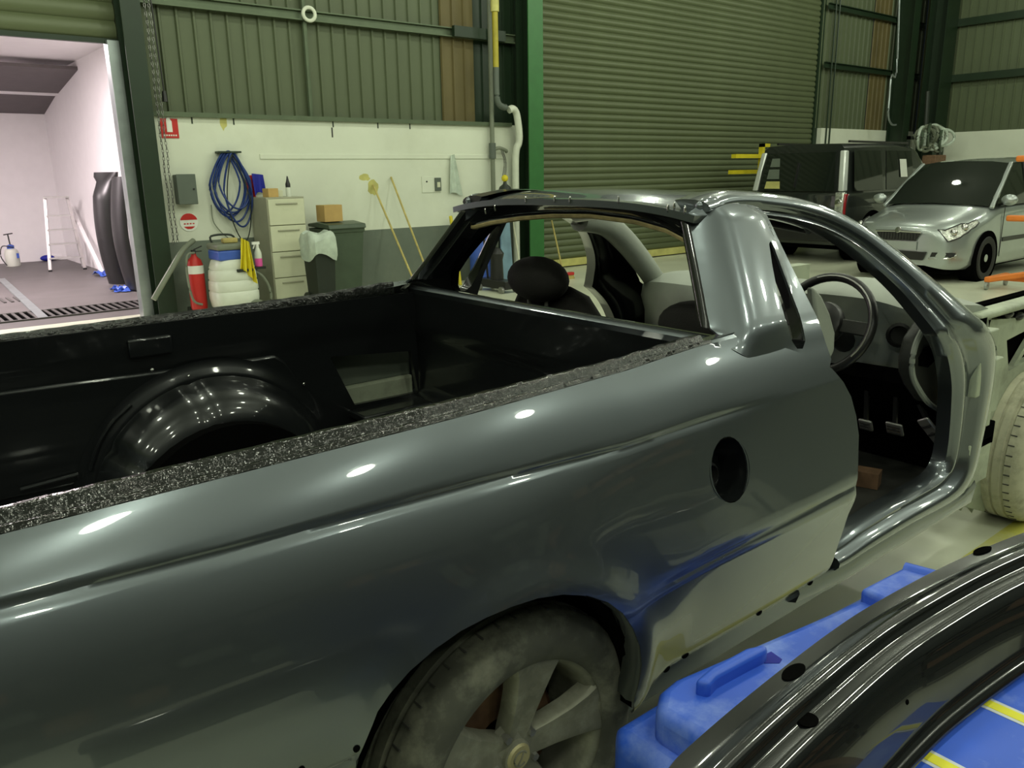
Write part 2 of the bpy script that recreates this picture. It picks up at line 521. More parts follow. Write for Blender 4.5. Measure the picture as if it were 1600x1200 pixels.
# ---- big roller door: one object, each corrugation a slat
rd = bpy.data.objects.new('door_1', None); COL.objects.link(rd); struct(rd, 'large closed green-grey steel roller door'); rd.location = (11.35, YB + 0.16, 0)
pitch = 0.105; hw = 4.13
pr = [(0.0, 0.0), (-0.012, 0.010), (-0.024, 0.028), (-0.028, 0.050), (-0.024, 0.072), (-0.012, 0.092), (0.0, 0.105)]
b = MB(); b.grid([[(x, py, pz) for py, pz in pr] for x in (-hw, hw)])
sl = b.build('slat', 'door_slat', rd, smooth=60, loc=(0, 0, 0.14))
for i in range(1, 56): share(sl, rd, (0, 0, 0.14 + i * pitch))
MB().box((-hw, -0.05, 0.02), (hw, 0.03, 0.14)).build('bottom_rail', 'stain', rd, smooth=0, bevel=0.006)
for s in (-1, 1):
    MB().box((s * hw - 0.07, -0.06, 0), (s * hw + 0.07, 0.10, HT - 0.1)).build('door_guide', 'dark_green', rd, smooth=0)
# right end of the back wall
wb2 = struct(MB().box((15.55, YB, 0), (XR, YB + 0.2, 2.36)).build('wall_back', 'wall_white', smooth=0), 'white wall end right of the roller door')
cladding_sheets(15.45, 17.55, YB + 0.12, 2.36, HT, wb2)
cladding_sheets(17.55, 18.31, YB + 0.11, 2.36, HT, wb2, 'cladding_stained')
cladding_sheets(18.31, XR + 0.2, YB + 0.12, 2.36, HT, wb2)
for z in (3.62, 4.75): girt(15.5, XR, YB + 0.0, z, wb2, 'dark_green')
for dx in (0.22, 0.36): MB().cyl((15.5 + dx, YB - 0.02, 1.2), (15.5 + dx, YB - 0.02, HT), 0.018, n=6).build('wall_conduit', 'dark_green', wb2)
column(18.35, 18.62, 7.4, 7.79, 'dark_green', 'dark_green', 'dark green steel column near the corner of the shed')
column(19.05, 19.62, 7.0, 7.4, 'dark_green', 'dark_green', 'dark green corner column behind the hung hoses')
# right wall
wr = struct(MB().box((XR, YF, 0), (XR + 0.2, YB + 0.2, 2.30)).build('wall_right', 'wall_white', smooth=0), 'pale wall with ribbed green cladding above')
y = YB
while y > -2.2:
    pr = sheet_profile(0, 0.76, 0)
    b = MB(); b.grid([[(py, -px, z) for px, py in pr] for z in (2.30, HT)])
    b.build('cladding_sheet', 'cladding', wr, smooth=0, loc=(XR + 0.1, y, 0)); y -= 0.76
MB().box((XR + 0.1, YF, 2.3), (XR + 0.14, y, HT)).build('cladding', 'cladding', wr, smooth=0)
for z in (3.50, 4.7):
    b = MB(); b.box((XR - 0.08, -2.2, z - 0.08), (XR + 0.06, 7.0, z + 0.08)); b.build('girt', 'dark_green', wr, smooth=0)
b = MB(); b.box((XR - 0.10, -1.0, 1.66), (XR, 4.4, 1.80)); b.build('cable_tray', 'dark_green', wr, smooth=0, bevel=0.01)

# ---- rolled up shutter over the booth opening
rd2 = bpy.data.objects.new('door_2', None); COL.objects.link(rd2); struct(rd2, 'raised green roller shutter over the bright spray booth'); rd2.location = (-1.2, YB + 0.05, 0)
pr2 = [(0.0, 0.0), (-0.02, 0.02), (-0.036, 0.06), (-0.036, 0.12), (-0.02, 0.16), (0.0, 0.18)]
b = MB(); b.grid([[(x, py, pz) for py, pz in pr2] for x in (-2.86, 2.86)])
s2 = b.build('slat', 'door_slat', rd2, smooth=60, loc=(0, 0, 2.97))
for i in range(1, 19): share(s2, rd2, (0, 0, 2.97 + i * 0.18))
MB().box((-2.86, -0.03, 2.92), (2.86, 0.03, 2.97)).build('bottom_rail', 'dark_green', rd2, smooth=0)
MB().box((2.74, -0.10, 0), (2.86, 0.06, 2.95)).build('door_guide', 'galv', rd2, smooth=0, bevel=0.006)
MB().box((-2.86, -0.10, 0), (-2.74, 0.06, 2.95)).build('door_guide', 'galv', rd2, smooth=0)
struct(MB().box((XL, YB, 0), (-4.05, YB + 0.2, HT)).build('wall_back', 'cladding', smooth=0), 'clad wall left of the booth opening')

# ---- spray booth room
BX, BY, BZ = 2.42, 16.4, 3.40
zt = hit(50, 178, 1, BY).z
z15 = hit(50, 145, 1, 15.0).z
z13 = hit(50, 105, 1, 13.2).z
bf = struct(MB().box((-4.1, YB + 0.25, -0.1), (BX, BY, 0.0)).build('floor', 'booth_floor', smooth=0), 'grey spray booth floor')
struct(MB().box((BX, YB + 0.2, 0), (BX + 0.1, BY, BZ + 0.2)).build('wall_right', 'booth_white', smooth=0), 'bright white spray booth side wall')
struct(MB().box((-4.2, YB + 0.2, 0), (-4.1, BY, BZ + 0.2)).build('wall_left', 'booth_white', smooth=0))
struct(MB().box((-4.2, BY, 0), (BX + 0.1, BY + 0.1, BZ + 0.2)).build('wall_back', 'booth_white', smooth=0), 'white spray booth end wall')
cl = struct(MB().box((-4.2, YB + 0.25, BZ), (BX + 0.1, BY, BZ + 0.1)).build('ceiling', 'booth_white', smooth=0), 'white spray booth ceiling')
zb = min(BZ, z13)
b = MB(); b.prism([(-4.1, BY, zt), (-4.1, 15.05, z15), (-4.1, 15.05, z15 + 0.05), (-4.1, BY, zt + 0.05)], (4.1 + BX, 0, 0)); b.build('ceiling_filter', 'booth_dark', cl, smooth=0)
b = MB(); b.box((-4.1, 14.9, z15 - 0.03), (BX, 15.1, z15 + 0.06)); b.build('ceiling_beam', 'booth_white', cl, smooth=0)
b = MB(); b.prism([(-4.1, 14.9, z15), (-4.1, 13.2, zb), (-4.1, 13.2, zb + 0.05), (-4.1, 14.9, z15 + 0.05)], (4.1 + BX, 0, 0)); b.build('ceiling_filter', 'booth_dark', cl, smooth=0)
# filter grating in the floor
p0, p1 = hit(0, 497, 2, 0.0), hit(222, 470, 2, 0.0)
gr = MB()
gy0, gy1 = 8.55, 9.15
gr.box((-4.0, gy0, 0.0), (1.95, gy1, 0.004))
g1 = gr.build('floor_grating', 'hole', bf, smooth=0)
gb = MB(); x = -4.0
while x < 1.95: gb.box((x, gy0, 0.004), (x + 0.035, gy1, 0.016)); x += 0.085
gb.box((-4.0, gy0 - 0.04, 0), (1.95, gy0, 0.018)); gb.box((-4.0, gy1, 0), (1.95, gy1 + 0.04, 0.018))
q = gb.build('grating_bars', 'grate', bf, smooth=0); q['kind'] = 'stuff'
gb = MB(); x = -4.0
while x < 0.8: gb.box((x, 10.3, 0.0), (x + 0.035, 10.8, 0.012)); x += 0.085
q = gb.build('grating_bars', 'grate', bf, smooth=0); q['kind'] = 'stuff'
a0, a1 = hit(2, 436, 2, 0.01), hit(68, 497, 2, 0.01)
MB().bar(tuple(a0), tuple(a1), 0.10, 0.02).build('floor_rail', 'galv', bf, smooth=0)

# ---- lamps (fixtures; their light is set up above)
for i, (x, y) in enumerate(LAMPS):
    t = thing('high_bay_lamp', 'round high bay lamp hanging under the shed roof', 'lamp', (x, y, 5.78), 0, 'high bay lamps under the roof')
    MB().lathe([(0.0, 0.0), (0.10, 0.0), (0.11, 0.03), (0.10, 0.20), (0.04, 0.24), (0.0, 0.24)], n=14).build('housing', 'galv', t)
    MB().cyl((0, 0, 0.24), (0, 0, 0.62), 0.012, n=8).build('hanger', 'galv', t)
for (x, y) in ((0.2, 10.4), (0.2, 14.2), (-2.6, 12.0)):
    t = thing('booth_lamp', 'white recessed lamp in the spray booth ceiling', 'lamp', (x, y, 3.34), 0, 'spray booth ceiling lamps')
    MB().box((-0.65, -0.30, 0.0), (0.65, 0.30, 0.06)).build('housing', 'booth_white', t, smooth=0)


# ================================================================ THE UTE BODY SHELL
# x forward from the rear axle, +y towards its left side, z up
ute = thing('utility_vehicle', 'dark grey stripped coupe utility body shell with open tray, doors and glass removed', 'car')


def lerp_tab(tab, x):
    if x <= tab[0][0]: return tab[0][1]
    for (a, b), (c, d) in zip(tab, tab[1:]):
        if x <= c: return b + (d - b) * (x - a) / (c - a)
    return tab[-1][1]


def sstep(a, b, x):
    t = min(1, max(0, (x - a) / (b - a))); return t * t * (3 - 2 * t)


ZT = [(-1.2, 1.083), (-0.8, 1.085), (-0.1, 1.093), (0.36, 1.101), (0.60, 1.116), (0.9, 1.120)]
ZC = [(-1.2, 1.021), (-0.85, 1.013), (-0.54, 0.995), (-0.11, 0.981), (0.28, 0.958), (0.57, 0.962), (1.2, 0.960)]
ztop = lambda x: lerp_tab(ZT, x)
zcre = lambda x: lerp_tab(ZC, x)
zcr2 = lambda x: 0.655 + 0.020 * (x - 0.25)
YT = -0.782
YTX = lambda x: YT + 0.022 * sstep(-0.2, 0.6, x)


def side_y(x, z):
    zt, zc = ztop(x), zcre(x)
    k1 = 1 - sstep(0.50, 0.95, x)               # the upper crease fades towards the door
    yt = YTX(x); W = yt + 0.842
    if z >= zc:
        t = min(1, max(0, (zt - z) / (zt - zc)))
        g = (1.3 * t - 0.25 * t * t) if t < 0.86 else (1.3 * 0.86 - 0.25 * 0.86 ** 2) + (1.3 - 0.43) * 0.5 * ((t - 0.86) - k1 * 0.5 * (t - 0.86) ** 2 / 0.14) * 2
        y = yt - W * g / 1.075
    else:
        y = yt - W * ((1.3 * 0.86 - 0.25 * 0.86 ** 2) + (1.3 - 0.43) * (0.14 - k1 * 0.07)) / 1.075
        d_ = zc - z; cv = 1.85 - 1.05 * sstep(-0.15, 0.45, x)
        y -= k1 * 0.009 * (1 - math.exp(-d_ / 0.04)) + (0.078 + 0.009 * (1 - k1)) * (cv * min(1, d_ / 0.32) - (cv - 1) * min(1, d_ / 0.32) ** 2)
    y += 0.002 * k1 * math.exp(-((z - zc) / 0.007) ** 2)
    v = max(0, 0.63 - z)
    y += (0.50 - 0.3 * sstep(0.22, 0.5, x)) * v * v
    w2 = sstep(0.22, 0.5, x)
    if z < zcr2(x): y += w2 * 0.24 * (zcr2(x) - z)
    y += w2 * 0.005 * math.exp(-((z - zcr2(x)) / 0.008) ** 2)
    if z < 0.39: y += 5.0 * (0.39 - z) ** 2
    d = math.hypot(x + 0.08, z - 0.40)
    if d > 0.33: y -= 0.014 * math.exp(-((d - 0.365) / 0.05) ** 2)
    if x < -0.30: y += 0.010 * sstep(0.635, 0.622, z) if z < 0.635 else 0
    return y


def on_skin(u, v):
    y = -0.90
    for _ in range(12):
        p = hit(u, v, 1, y); y = 0.5 * y + 0.5 * side_y(p.x, min(p.z, ztop(p.x)))
    return (p.x, p.z)


topedge = [(x, ztop(x)) for x in np.linspace(-1.16, 0.80, 40)]
shut = [on_skin(u, v) for u, v in ((1246, 550), (1275, 560), (1300, 576), (1318, 597), (1330, 620), (1338, 650), (1342, 680), (1341, 720), (1337, 760), (1325, 805), (1310, 850), (1301, 878))]
shut += [(shut[-1][0] + 0.005, 0.345)]
arch = [on_skin(u, v) for u, v in ((985, 1095), (998, 1070), (1003, 1040), (1000, 1010), (990, 983), (973, 958), (950, 941), (918, 931), (880, 929), (840, 935), (800, 948), (760, 965), (720, 986), (680, 1014), (640, 1049), (610, 1083), (590, 1112))]
xr_ = arch[-1][0]
arch = [(arch[0][0] + 0.03, 0.335)] + arch + [(xr_ - 0.035, arch[-1][1] - 0.055), (xr_ - 0.062, 0.52), (xr_ - 0.070, 0.44), (xr_ - 0.070, 0.36)]
outline = topedge + shut + arch + [(-0.8, 0.36), (-1.16, 0.36)]
fc = hit(1160, 740, 1, -0.905)
filler = [(fc.x + 0.068 * math.cos(a), fc.z + 0.076 * math.sin(a)) for a in np.linspace(0, 2 * math.pi, 24, endpoint=False)]
zl = [zcre, lambda x: zcre(x) + 0.006, lambda x: zcre(x) - 0.006, lambda x: zcre(x) + 0.014, lambda x: zcre(x) - 0.014, lambda x: zcr2(x), lambda x: zcr2(x) + 0.008,
      lambda x: zcr2(x) - 0.008, lambda x: ztop(x) - 0.004, lambda x: ztop(x) - 0.010, lambda x: 0.628, lambda x: 0.636]
qp = cdt_panel(outline, [filler], lambda x, z: (x, side_y(x, z), z), 0.024, 0.016, zl)
qpan = qp.build('quarter_panel', 'paint', ute, smooth=75, solid=0.004)
lbl(qpan, 'glossy dark grey rear quarter panel with fuel filler hole')
q2 = share(qpan, ute); q2.scale = (1, -1, 1)
# fuel filler pocket
b = MB()
b.lathe([(0.075, -0.008), (0.072, 0.03), (0.066, 0.075), (0.0, 0.08)], (fc.x, side_y(fc.x, fc.z) + 0.007, fc.z - 0.002), (0, 0.968, -0.25), 28)
b.build('filler_pocket', 'paint_shaded', ute, smooth=50)
b = MB(); b.lathe([(0.024, 0.076), (0.027, 0.050), (0.020, 0.046), (0.016, 0.072)], (fc.x - 0.005, side_y(fc.x, fc.z), fc.z - 0.01), (0, 0.968, -0.25), 16)
b.build('filler_neck', 'black_plastic', ute)
# wheel arch lip and dark wheelhouse
for s in (1, -1):
    lip = [(x, side_y(x, z) * s, z) for x, z in arch[1:]]
    b = MB(); b.grid([[(x, y + 0.003 * s, z) for x, y, z in lip], [(-0.08 + (x + 0.08) * 0.985, y + 0.018 * s, 0.40 + (z - 0.40) * 0.985) for x, y, z in lip],
                      [(-0.08 + (x + 0.08) * 1.02, y + 0.06 * s, 0.40 + (z - 0.40) * 1.0) for x, y, z in lip]])
    b.build('arch_lip', 'paint', ute, smooth=60)
    b = MB()
    ring = [(-0.085 + 0.352 * math.cos(a), 0.40 + 0.37 * math.sin(a)) for a in np.linspace(-0.1, math.pi + 0.1, 24)]
    b.grid([[(x, -0.885 * s, z) for x, z in ring], [(x, -0.50 * s, z) for x, z in ring]])
    b.add([(-0.06, -0.50 * s, 0.4)] + [(x, -0.50 * s, z) for x, z in ring], [(0, i + 1, i + 2) for i in range(23)])
    b.build('wheelhouse', 'hole', ute)
# mounting holes along the sill and behind the arch
for u, v in ((1035, 1058), (1068, 1038), (1182, 972), (1262, 922)):
    p = hit(u, v, 1, -0.83); yy = side_y(p.x, 0.365) - 0.002
    b = MB(); b.ball((p.x, yy + 0.003, 0.365), (0.013, 0.005, 0.009), 12, 8); b.build('mounting_hole', 'hole', ute)
for u, v in ((445, 1170), (528, 1138)):
    p = hit(u, v, 1, -0.865); yy = side_y(p.x, p.z) - 0.0015
    b = MB(); b.cyl((p.x, yy, p.z), (p.x, yy + 0.008, p.z), 0.006, n=10); b.build('mounting_hole', 'hole', ute)

# ---- tray rails with their lumpy sealed flanges
prof = [(YT, 0.001), (YT + 0.006, 0.008), (YT + 0.014, 0.007), (YT + 0.020, -0.004), (YT + 0.030, 0.006), (YT + 0.038, 0.002), (YT + 0.046, 0.014), (YT + 0.060, 0.017), (YT + 0.068, 0.008),
        (YT + 0.072, -0.03)]
xs = np.linspace(-1.15, 0.66, 160)
for s in (1, -1):
    b = MB(); b.grid([[(x, (py + (YTX(x) - YT) * (1 - i / 9) + 0.0006 * math.sin(x * 90 + i)) * s, ztop(x) + pz + 0.0006 * math.sin(73 * x + 2 * i)) for i, (py, pz) in enumerate(prof)] for x in xs])
    o = b.build('tray_rail', 'black_rail', ute, smooth=70); lbl(o, 'black sealed flange along the top of the tray side')
# painted step where the rail runs up to the cab pillar
for s in (1, -1):
    rows = []
    for x in np.linspace(0.62, 0.76, 8):
        zz = ztop(x); r = 0.25 * sstep(0.62, 0.76, x)
        rows.append([(x, YTX(x) * s, zz), (x, (YTX(x) + 0.010) * s, zz + 0.006 + 0.006 * r), (x, (YT + 0.030) * s, zz + 0.006 + 0.02 * r), (x, (YT + 0.075) * s, zz - 0.004 + 0.030 * r)])
    b = MB(); b.grid(rows); b.build('pillar_base', 'paint', ute, smooth=60)

# ---- tray inside
YI = 0.725
hole_px = [(514, 557), (553, 632), (652, 612), (640, 548)]
hole = [(p.x, p.z) for p in (hit(u, v, 1, YI) for u, v in hole_px)]
inner = [(-1.15, 0.56), (0.755, 0.56), (0.755, 1.085), (-1.15, 1.085)]
b = cdt_panel(inner, [hole], lambda x, z: (x, YI + 0.012 * sstep(0.98, 0.96, z), z), 0.06, 0.03)
o = b.build('tray_side_panel', 'paint_shaded', ute, smooth=40, solid=0.02); lbl(o, 'gloss inner side panel of the tray, its shade put into the dark colour')
b = MB(); b.box((-1.15, -YI - 0.01, 0.56), (0.755, -YI + 0.005, 1.085)); b.build('tray_side_panel', 'paint_shaded', ute, smooth=0)
b = MB(); b.box((0.30, 0.80, 0.50), (0.78, 0.83, 0.735)); b.build('opening_backing', 'primer', ute, smooth=0, bevel=0.01)  # pale plate filling the lower part of the side opening
b = MB(); b.box((0.30, 0.825, 0.735), (0.78, 0.84, 1.0)); b.build('opening_backing', 'wall_grey', ute, smooth=0)  # grey-green plate standing for the outer skin's inside face
# ledge under the opening
b = MB(); b.box((0.44, 0.60, 0.640), (0.755, YI + 0.01, 0.668)); b.build('tray_ledge', 'paint_shaded', ute, smooth=40, bevel=0.008)
b = MB(); b.box((0.44, 0.60, 0.57), (0.755, 0.615, 0.640)); b.build('tray_ledge', 'paint_shaded', ute, smooth=40)
# embossed panel
emb = [(p.x, p.z) for p in (hit(u, v, 1, 0.70) for u, v in ((0, 632), (405, 560), (432, 556), (448, 566), (505, 650), (497, 660)))]
emb = [(-1.10, 0.952)] + emb[1:] + [(0.30, 0.62), (-1.10, 0.62)]
b = MB(); b.prism([(x, YI + 0.012, z) for x, z in emb], (0, -0.030, 0)); o = b.build('embossed_panel', 'paint_shaded', ute, smooth=40, bevel=0.009, segs=3)
# wheelhouse bulge in the tray
for s in (1, -1):
    cx, cz = -0.07, 0.49
    pw = [(0.455, 0.705), (0.425, 0.703), (0.412, 0.690), (0.398, 0.690), (0.388, 0.672), (0.372, 0.63), (0.350, 0.585), (0.315, 0.553), (0.27, 0.540), (0.16, 0.535), (0.0, 0.533)]
    rows = []
    for a in np.linspace(0, math.pi, 48):
        rib = 0.010 * (math.exp(-((a - 1.72) / 0.035) ** 2) + math.exp(-((a - 2.55) / 0.03) ** 2))
        rows.append([(cx + (r - rib * (0.1 < r < 0.41)) * math.cos(a), (y + rib * 0.6 * (r < 0.41)) * s, cz + (r - rib * (0.1 < r < 0.41)) * math.sin(a)) for r, y in pw])
    b = MB(); b.grid(rows); o = b.build('tray_wheelhouse', 'paint_shaded', ute, smooth=60)
# curved stiffener beside the wheelhouse, lower return line
pts = [tuple(hit(u, v, 1, 0.692)) for u, v in ((205, 632), (180, 655), (162, 680), (150, 705), (142, 735))]
b = MB(); b.tube(smoothpath(pts, 5), 0.006, 8); b.build('stiffener', 'paint_shaded', ute)
pts = [tuple(hit(u, v, 1, 0.692)) for u, v in ((32, 765), (122, 741))]
b = MB(); b.tube(pts, 0.006, 8); b.build('stiffener', 'paint_shaded', ute)
# latch box on the far tray side
p = hit(228, 540, 1, 0.73)
b = MB(); b.box((p.x - 0.06, 0.690, p.z - 0.028), (p.x + 0.07, 0.745, p.z + 0.030)); b.build('latch_box', 'paint_shaded', ute, smooth=40, bevel=0.006)
for u, v in ((295, 588), (300, 608), (392, 602), (330, 612), (475, 600), (238, 578)):
    p = hit(u, v, 1, 0.70); b = MB(); b.ball((p.x, 0.699, p.z), (0.006, 0.004, 0.006), 8, 6); b.build('rivet', 'chrome', ute)
# floor with ribs
b = MB(); pr = []
for i in range(13):
    y0 = -0.72 + i * 0.12
    pr += [(y0, 0.575), (y0 + 0.06, 0.575), (y0 + 0.068, 0.588), (y0 + 0.112, 0.588)]
b.grid([[(x, y, z) for y, z in pr] for x in (-1.15, 0.76)]); b.build('tray_floor', 'paint_shaded', ute, smooth=0)
# bulkhead behind the cab
bh = cdt_panel([(-0.735, 0.56), (0.735, 0.56), (0.735, 1.085), (-0.735, 1.085)], [],
               lambda y, z: (0.755 + 0.020 * sstep(0.95, 0.90, z) - 0.03 * sstep(0.70, 0.66, z), y, z), 0.08, 0.02)
o = bh.build('bulkhead', 'paint_shaded', ute, smooth=50, solid=0.01)
b = MB()
rows = []
for y in np.linspace(-0.72, 0.74, 24):
    rows.append([(0.745, y, 1.080), (0.738, y, 1.098), (0.748, y, 1.108), (0.775, y, 1.110), (0.80, y, 1.100), (0.81, y, 1.06)])
b.grid(rows); b.build('bulkhead_flange', 'paint', ute, smooth=60)
for u, v in ((732, 505), (820, 522), (856, 525), (876, 533), (902, 527), (918, 542), (940, 547), (985, 555)):
    p = hit(u, v, 0, 0.752); b = MB(); b.ball((0.752, p.y, p.z), (0.004, 0.006, 0.006), 8, 6); b.build('bulkhead_bolt', 'steel', ute)
# tailgate
b = MB(); rows = []
for z, dx in ((0.56, 0.0), (0.62, -0.02), (0.85, -0.035), (1.0, -0.03), (1.09, -0.01), (1.10, 0.02), (1.09, 0.03), (0.56, 0.03)):
    rows.append([(-1.17 + dx, y, z) for y in np.linspace(-0.79, 0.79, 12)])
b.grid(rows); b.build('tailgate', 'paint', ute, smooth=50)
b = MB(); b.box((-1.16, -0.85, 0.36), (-1.12, 0.85, 0.56)); b.build('rear_crossmember', 'paint', ute, smooth=0)

# ---- cab side frame: pillar, roof rail, hinge pillar and sill of the door opening
PN = (0, -0.34, 0.235); PP = (0, -0.765, 1.10)


def on_side(u, v):
    p = hitp(u, v, PP, PN)
    if p.z < 1.00: p = hit(u, v, 1, -0.765 - 0.10 * 0.235 / 0.34)
    return p


outer = [(1092, 312), (1130, 299), (1165, 298), (1200, 301), (1250, 309), (1300, 325), (1350, 352), (1400, 388), (1440, 420), (1480, 452), (1515, 482), (1540, 503), (1556, 530), (1557, 565), (1551, 610),
         (1543, 650), (1534, 690), (1526, 725), (1516, 752), (1500, 775), (1470, 795), (1430, 815), (1400, 832), (1350, 862), (1315, 884), (1298, 893)]
innerp = [(1110, 345), (1140, 338), (1170, 336), (1190, 338), (1240, 345), (1290, 360), (1340, 387), (1390, 428), (1425, 462), (1452, 494), (1474, 522), (1488, 548), (1495, 575), (1498, 605), (1497, 635),
          (1495, 665), (1492, 695), (1487, 722), (1478, 740), (1462, 755), (1440, 768), (1410, 786), (1385, 801), (1345, 827), (1322, 845), (1306, 855)]
# wrapped section: inside return, outer face with a flange groove, inside return
sec = [(0.04, 0.085, 0), (-0.02, 0.05, 0), (0.0, 0.012, 0), (0.10, -0.012, 0), (0.25, -0.022, 0), (0.42, -0.022, 0), (0.56, -0.012, 0), (0.62, 0.012, 0), (0.74, 0.016, 0), (0.80, 0.000, 0), (0.92, -0.002, 0), (0.97, 0.012, 0),
       (1.02, 0.020, 0), (1.0, 0.07, 0)]


def densify(px, k=4):
    return [(p.x, p.y) for p in smoothpath([(u, v, 0) for u, v in px], k)]


def frame_rows(po, pi):
    rows = []
    for (a, c) in zip(po, pi):
        A, B = on_side(*a), on_side(*c)
        rows.append([tuple(A + (B - A) * t + Vector((0, off, 0))) for t, off, _ in sec])
    return rows


rows = frame_rows(densify(outer), densify(innerp))
for s in (1, -1):
    rr_ = [[(x, y * s, z) for x, y, z in r] for r in rows]
    b = MB(); b.grid(rr_); b.add(rr_[0], [tuple(range(len(sec)))]); b.add(rr_[-1], [tuple(range(len(sec)))])
    o = b.build('door_frame', 'paint' if s == 1 else 'paint_shaded', ute, smooth=60)  # far frame coloured darker to hold down its floor reflection
    if s == 1: lbl(o, 'gloss dark roof rail, hinge pillar and sill round the open driver doorway')
# sail pillar with the small quarter window slot
sail = [(1128, 516), (1120, 470), (1110, 420), (1100, 372), (1092, 335), (1098, 310), (1130, 303), (1165, 306), (1192, 335), (1205, 362), (1232, 418), (1262, 478), (1286, 526), (1304, 562), (1300, 580),
        (1245, 575), (1200, 570), (1165, 558), (1140, 545)]
slot = [(1189, 380), (1193, 376), (1200, 388), (1217, 428), (1240, 482), (1257, 532), (1255, 545), (1246, 545), (1232, 530), (1212, 495), (1200, 455), (1193, 415)]
sp = [on_side(*p) for p in sail]; so = [on_side(*p) for p in slot]
redge = [(p.x, p.z) for p in sp[:5]]


def seg_dist(px, pz, a, c):
    vx, vz = c[0] - a[0], c[1] - a[1]; t = max(0, min(1, ((px - a[0]) * vx + (pz - a[1]) * vz) / (vx * vx + vz * vz)))
    return math.hypot(px - a[0] - vx * t, pz - a[1] - vz * t)


def sail_y(x, z):
    y = -0.765 + (max(z, 0.94) - 1.10) * 0.235 / 0.34
    e = min(seg_dist(x, z, redge[i], redge[i + 1]) for i in range(4))
    y -= 0.012 + 0.022 * (1 - min(1, abs(e - 0.13) / 0.15) ** 2)
    if e < 0.09: y += 0.055 * (1 - e / 0.09) ** 2
    if z > 1.40: y += 0.5 * (z - 1.40)
    bl = sstep(1.15, 1.05, z)
    if bl > 0: y = y * (1 - bl) + bl * (side_y(x, min(z, ztop(x) - 0.001)) + 0.003)
    return y


spn = cdt_panel([(p.x, p.z) for p in sp], [[(p.x, p.z) for p in so]], lambda x, z: (x, sail_y(x, z), z), 0.014)
sail_o = spn.build('sail_pillar', 'paint', ute, smooth=60, solid=0.006)
q = share(sail_o, ute); q.scale = (1, -1, 1)
# dark inner box section behind the slot and rear reveal towards the back window
for s in (1, -1):
    rows = []
    for (x, z) in [(redge[i][0] + (redge[i + 1][0] - redge[i][0]) * t, redge[i][1] + (redge[i + 1][1] - redge[i][1]) * t) for i in range(4) for t in (0, .5)] + [redge[4]]:
        y = sail_y(x, z)
        rows.append([(x, y * s, z), (x - 0.004, (y + 0.010) * s, z), (x + 0.002, (y + 0.030) * s, z), (x + 0.030, (y + 0.040) * s, z), (x + 0.034, (y + 0.062) * s, z), (x + 0.09, (y + 0.075) * s, z)])
    b = MB(); b.grid(rows); b.build('window_reveal', 'black_paint', ute, smooth=60)
    ra = [Vector((p.x + 0.03, (p.y + 0.03) * s, p.z)) for p in so]
    b = MB(); b.grid([[tuple(Vector((p.x, sail_y(p.x, p.z) * s, p.z))) for p in so + so[:1]], [(p.x + 0.01, (sail_y(p.x, p.z) + 0.045) * s, p.z) for p in so + so[:1]]])
    b.build('slot_reveal', 'black_paint', ute, smooth=60)
# ---- roof, rear header with tan trim edge, front header
hdr = [(735, 330), (765, 318), (800, 309), (860, 303), (930, 300), (1000, 300), (1060, 302), (1095, 306)]
_rz = sorted((p.x, p.z) for p in (on_side(*q) for q in outer[:9]))
RAILZ = [(0.80, _rz[0][1] + 0.008)] + [r for r in _rz if r[0] > 0.86]
yr = 0.555
def roof_z(x, y):
    return lerp_tab(RAILZ, x) + 0.004 - 0.036 * abs(y / yr) ** 3.0 - 0.012 * sstep(0.98, 0.84, x)
rows = []
for x in list(np.linspace(0.835, 0.95, 8)) + list(np.linspace(1.0, 1.46, 9)):
    rows.append([(x, y, roof_z(x, y)) for y in np.linspace(-yr, yr, 33)])
b = MB(); b.grid(rows); b.build('roof', 'paint', ute, smooth=60, solid=0.02)
low = [(748, 352), (775, 345), (820, 338), (870, 334), (930, 334), (1000, 343), (1050, 357), (1090, 378)]
lowp = [hit(u, v, 0, 0.90) for u, v in low]
ylow = sorted([(p.y, p.z) for p in lowp])
rows = []; tan = []
for y in np.linspace(-0.50, 0.51, 41):
    zl_ = lerp_tab(ylow, y); zu = roof_z(0.84, y)
    rows.append([(0.836, y, zu), (0.838, y, zu - 0.020), (0.850, y, zu - 0.028), (0.862, y, zl_ + 0.016), (0.872, y, zl_ + 0.010), (0.874, y, zl_ + 0.001), (0.95, y, zl_ + 0.006)])
    tan.append((0.884, y, zl_ + 0.001))
b = MB(); b.grid(rows); b.build('rear_header', 'black_paint', ute, smooth=50)
b = MB(); b.tube([(x, y, z - 0.004) for x, y, z in tan], 0.011, 8); o = b.build('headlining_edge', 'headlining', ute); lbl(o, 'tan bare edge above the empty rear window')
for u, v in ((823, 312), (868, 311), (892, 312), (968, 312), (1045, 325), (1055, 322), (1072, 328), (760, 330), (775, 325)):
    p = hit(u, v, 0, 0.838); b = MB(); b.ball((0.834, p.y, p.z), (0.004, 0.0035, 0.012), 8, 6); b.build('paint_drip', 'chrome', ute)
b = MB(); b.tube(smoothpath([(1.44, y, roof_z(1.44, y) - 0.035) for y in (-0.53, -0.3, 0, 0.3, 0.53)], 5), 0.035, 10); b.build('front_header', 'paint_shaded', ute)
# grey trimmed left windscreen pillar, seen through the cab
pts = [hit(u, v, 1, y) for u, v, y in ((905, 342, 0.56), (945, 350, 0.58), (975, 375, 0.60), (1000, 405, 0.63), (1018, 430, 0.66), (1030, 450, 0.68))]
b = MB(); b.tube(smoothpath([tuple(p) for p in pts], 5), 0.052, 12); b.build('windscreen_pillar', 'trim_grey', ute)

for s in (1, -1):
    p = on_side(1112, 322)
    b = MB(); b.ball((p.x + 0.01, (p.y + 0.012) * s, p.z), (0.060, 0.024, 0.026), 18, 12); b.build('roof_corner', 'paint', ute)
